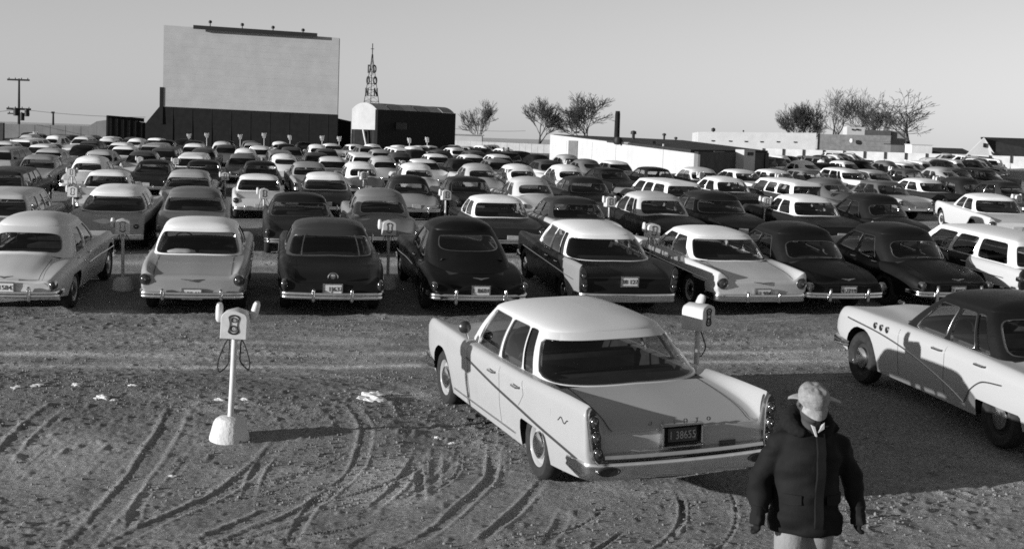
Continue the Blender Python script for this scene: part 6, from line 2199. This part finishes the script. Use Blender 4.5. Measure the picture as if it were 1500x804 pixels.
    for k in range(15):
        a = -PI / 2 + (k - 7) / 7 * 1.05
        c_, s_ = math.cos(a), math.sin(a)
        rows.append([T((.090 * c_, .108 * s_, .040)), T((.100 * c_, (.108 + .062 * math.cos((k - 7) / 7 * 1.4)) * s_, .006)), T((.100 * c_, (.108 + .064 * math.cos((k - 7) / 7 * 1.4)) * s_, -.002)), T((.090 * c_, .104 * s_, .024))])
    mb.grid(np.array(rows), closed_v=True).build('cap_bill', M_CAP, cp, 50)
    for sg in (-1, 1):
        mb = MB()
        rows = []
        for k in range(9):
            t = k / 8
            w = .040 * (1 - .8 * t)
            cx = sg * (.085 + (.115 if sg > 0 else .075) * t); cz = .040 + .012 * math.sin(t * 2) - (.050 if sg > 0 else .02) * t
            rows.append([T((cx, w + .03, cz)), T((cx, -w * .6 + .03, cz + .004)), T((cx + .002, -w * .6 + .03, cz + .014)), T((cx + .002, w + .03, cz + .012))])
        mb.grid(np.array(rows), closed_v=True).build('cap_flap', plain('flap_lining', .34, .9), cp, 50)
    # shirt collar points and scarf-like shirt front
    for sg in (1,):
        mb = MB().add([(.006, -.142, 1.528), (.050, -.130, 1.552), (.054, -.118, 1.590), (.030, -.128, 1.562), (.006, -.120, 1.528), (.050, -.108, 1.552), (.054, -.096, 1.590), (.030, -.106, 1.562)],
                      [(0, 1, 2, 3), (7, 6, 5, 4), (0, 4, 5, 1), (1, 5, 6, 2), (2, 6, 7, 3), (3, 7, 4, 0)])
        mb.build('shirt_collar', M_SHIRT, r, None)
    MB().add([(-.034, -.126, 1.575), (-.012, -.130, 1.565), (-.002, -.152, 1.505), (-.010, -.152, 1.505), (-.034, -.10, 1.575), (-.012, -.11, 1.565), (-.002, -.13, 1.505), (-.010, -.13, 1.505)],
             [(0, 1, 2, 3), (7, 6, 5, 4), (0, 4, 5, 1), (1, 5, 6, 2), (2, 6, 7, 3), (3, 7, 4, 0)]).build('shirt', M_SHIRT, r, None)
    # a short fringe of hair behind the cap
    mb = MB().tube([T((.08 * math.cos(a), .10 * math.sin(a), .01)) for a in np.linspace(-.1, PI + .1, 15)], .016, 8)
    mb.build('hair', plain('hair', .05, .8), r)
    return r
big_man()

def small_person(px, py_head, D, label, yaw, top, bottom, H=1.74):
    x, y, z = at_depth(px, py_head, D)
    g = gz(x, y)
    r = thing('person', label, 'person', (x, y, g), yaw)
    k = H / 1.75
    mb = MB()
    P = lambda *p: tuple(q * k for q in p)
    loft(mb, [(P(0, 0, .90), .15, .10), (P(0, 0, 1.15), .15, .11), (P(0, 0, 1.38), .19, .12), (P(0, 0, 1.48), .10, .08), (P(0, 0, 1.54), .055, .055)], 12)
    loft(mb, [(P(0, -.01, 1.50), .055, .06), (P(0, -.02, 1.56), .066, .08), (P(0, -.02, 1.64), .078, .098), (P(0, -.01, 1.71), .066, .085), (P(0, -.01, 1.75), .02, .03)], 12)
    for sg in (1, -1):
        mb.tube([P(sg * .19, 0, 1.42), P(sg * .25, .02, 1.15), P(sg * .25, -.06, .92), P(sg * .25, -.08, .80)], [.06, .05, .04, .03], 8)
        mb.tube([P(sg * .09, 0, .92), P(sg * .10, -.02, .5), P(sg * .10, 0, .08)], [.10, .07, .05], 8)
        mb.tube([P(sg * .10, .04, .05), P(sg * .11, -.15, .04)], [.045, .035], 8)
    remeshed('body', mb, .022, M_SKIN, r, 2)
    mb = MB()
    loft(mb, [(P(0, 0, .82), .19, .14), (P(0, 0, 1.15), .18, .14), (P(0, 0, 1.40), .21, .14), (P(0, 0, 1.52), .09, .08)], 12)
    for sg in (1, -1): mb.tube([P(sg * .19, 0, 1.42), P(sg * .25, .02, 1.15), P(sg * .25, -.06, .92)], [.078, .066, .055], 8)
    remeshed('coat', mb, .024, plain('coat_cloth', top, .8, 0, .2, .2, 5), r, 2)
    mb = MB()
    loft(mb, [(P(0, 0, .80), .15, .12), (P(0, 0, .95), .15, .12)], 12)
    for sg in (1, -1): mb.tube([P(sg * .09, 0, .90), P(sg * .10, -.02, .5), P(sg * .10, 0, .07)], [.11, .085, .075], 8)
    remeshed('trousers', mb, .024, plain('trouser_cloth', bottom, .9), r, 2)
    MB().lathe([(.085, 1.66 * k), (.09, 1.70 * k), (.07, 1.765 * k), (.001, 1.785 * k)], 10, 'z', c=(0, 0, 0)).build('hair', plain('hair', .03, .8), r)
    return r
small_person(738, 206, 112, 'person in pale clothes standing far off beside a person in a dark coat', .5, .28, .1)
small_person(745, 207, 112, 'person in a dark coat standing far off beside a person in pale clothes', -.4, .02, .03)
small_person(1175, 226, 104, 'dark-haired person in a grey jacket before the white panel fence', 2.0, .20, .1)
small_person(1203, 228, 104, 'dark-haired person in a white jacket before the white panel fence', 2.6, .55, .1)

# ------------------------------------------------------------------ litter and stones
M_PAPER = plain('scrap_paper', .58, .85, 0, .2, .12, 20)
def scrap(px, py, w, label, seed, flat=.32):
    R_ = random.Random(seed)
    x, y = spot(px, py)
    bm = bmesh.new()
    bmesh.ops.create_icosphere(bm, subdivisions=3, radius=1)
    for v in bm.verts:
        c = v.co
        n = float(_noise2(np.array([c.x * 2.1 + seed]), np.array([c.y * 2.1 + c.z * 1.7]), seed)[0]) + .6 * float(_noise2(np.array([c.x * 5 + c.z * 3]), np.array([c.y * 5 + seed]), seed + 1)[0])
        v.co = c * (1 + .95 * n)
        v.co.z *= flat; v.co.y *= .62
    me = bpy.data.meshes.new('paper_scrap')
    for v in bm.verts: v.co *= w / 2
    bm.to_mesh(me); bm.free()
    me.materials.append(M_PAPER)
    o = link('paper_scrap', me)
    o.location = (x, y, fine_z(x, y) + w * .05); o.rotation_euler = (0, 0, R_.uniform(-.5, .5))
    tag(o, label, 'litter', 'scraps of litter on the earth')
    return o
for i, (px, py, w, lab) in enumerate([
        (541, 585, .36, 'largest crumpled white scrap, lying left of the finned sedan among the ruts'),
        (553, 579, .22, 'white scrap touching the right end of the largest scrap'),
        (150, 584, .20, 'white oblong scrap on the earth left of the lone speaker post'),
        (168, 587, .09, 'tiny white scrap right beside the oblong scrap'),
        (26, 568, .15, 'white scrap furthest left on the earth'),
        (57, 567, .16, 'pointed white scrap second from the left on the earth'),
        (112, 568, .13, 'pale scrap above the oblong scrap on the earth'),
        (195, 568, .11, 'pale scrap between the oblong scrap and the lone speaker post'),
        (322, 586, .12, 'pale scrap just left of the lone speaker post'),
        (358, 586, .10, 'pale scrap just right of the lone speaker pole'),
        (641, 641, .10, 'small white scrap near the rear wheel of the finned sedan'),
        (663, 648, .09, 'small white scrap right of another near the finned sedan'),
        (252, 697, .07, 'small pale clod-like scrap between two wheel ruts')]):
    scrap(px, py, w, lab, 100 + i)

def gravel():
    ico = [Vector(v) for v in ((0, 0, -1), (.72, -.53, -.45), (-.28, -.85, -.45), (-.89, 0, -.45), (-.28, .85, -.45), (.72, .53, -.45), (.28, -.85, .45), (-.72, -.53, .45), (-.72, .53, .45), (.28, .85, .45), (.89, 0, .45), (0, 0, 1))]
    F = [(0, 1, 2), (1, 0, 5), (0, 2, 3), (0, 3, 4), (0, 4, 5), (1, 5, 10), (2, 1, 6), (3, 2, 7), (4, 3, 8), (5, 4, 9), (1, 10, 6), (2, 6, 7), (3, 7, 8), (4, 8, 9), (5, 9, 10), (6, 10, 11), (7, 6, 11), (8, 7, 11), (9, 8, 11), (10, 9, 11)]
    base = np.array(ico); F = np.array(F)
    N = 16000
    yy = 6.2 * np.exp(rng.uniform(0, math.log(24 / 6.2), N * 3)); xx = rng.uniform(-.44, .44, N * 3) * (yy + .4)
    dens = _noise2(xx * .6, yy * .9, 77) + .5 + .25 * np.exp(-((yy - 15.5) / 2.0) ** 2)
    keep = rng.uniform(0, 1, N * 3) < np.clip(dens * 1.2 - .25, .05, 1)
    xx, yy = xx[keep][:N], yy[keep][:N]
    n = len(xx)
    zz = ground(xx, yy) + fine(xx, yy)[0]
    s = .004 + .012 * rng.uniform(0, 1, n) ** 5 + .00025 * yy
    V = base[None] * (s[:, None, None] * rng.uniform(.6, 1.35, (n, 1, 3))) * rng.uniform(.75, 1.25, (n, 12, 1))
    V[:, :, 0] += xx[:, None]; V[:, :, 1] += yy[:, None]; V[:, :, 2] += (zz + s * .25)[:, None]
    Q = (F[None] + (np.arange(n) * 12)[:, None, None]).reshape(-1, 3)
    me = bpy.data.meshes.new('gravel')
    me.vertices.add(n * 12); me.vertices.foreach_set('co', V.reshape(-1).astype(np.float32))
    me.loops.add(Q.size); me.loops.foreach_set('vertex_index', Q.ravel().astype(np.int32))
    me.polygons.add(len(Q)); me.polygons.foreach_set('loop_start', np.arange(0, Q.size, 3, dtype=np.int32))
    me.update(); me.validate()
    me.materials.append(plain('gravel_stone', .17, .9, 0, .2, .5, 3))
    tag(link('gravel', me), kind='stuff')
gravel()
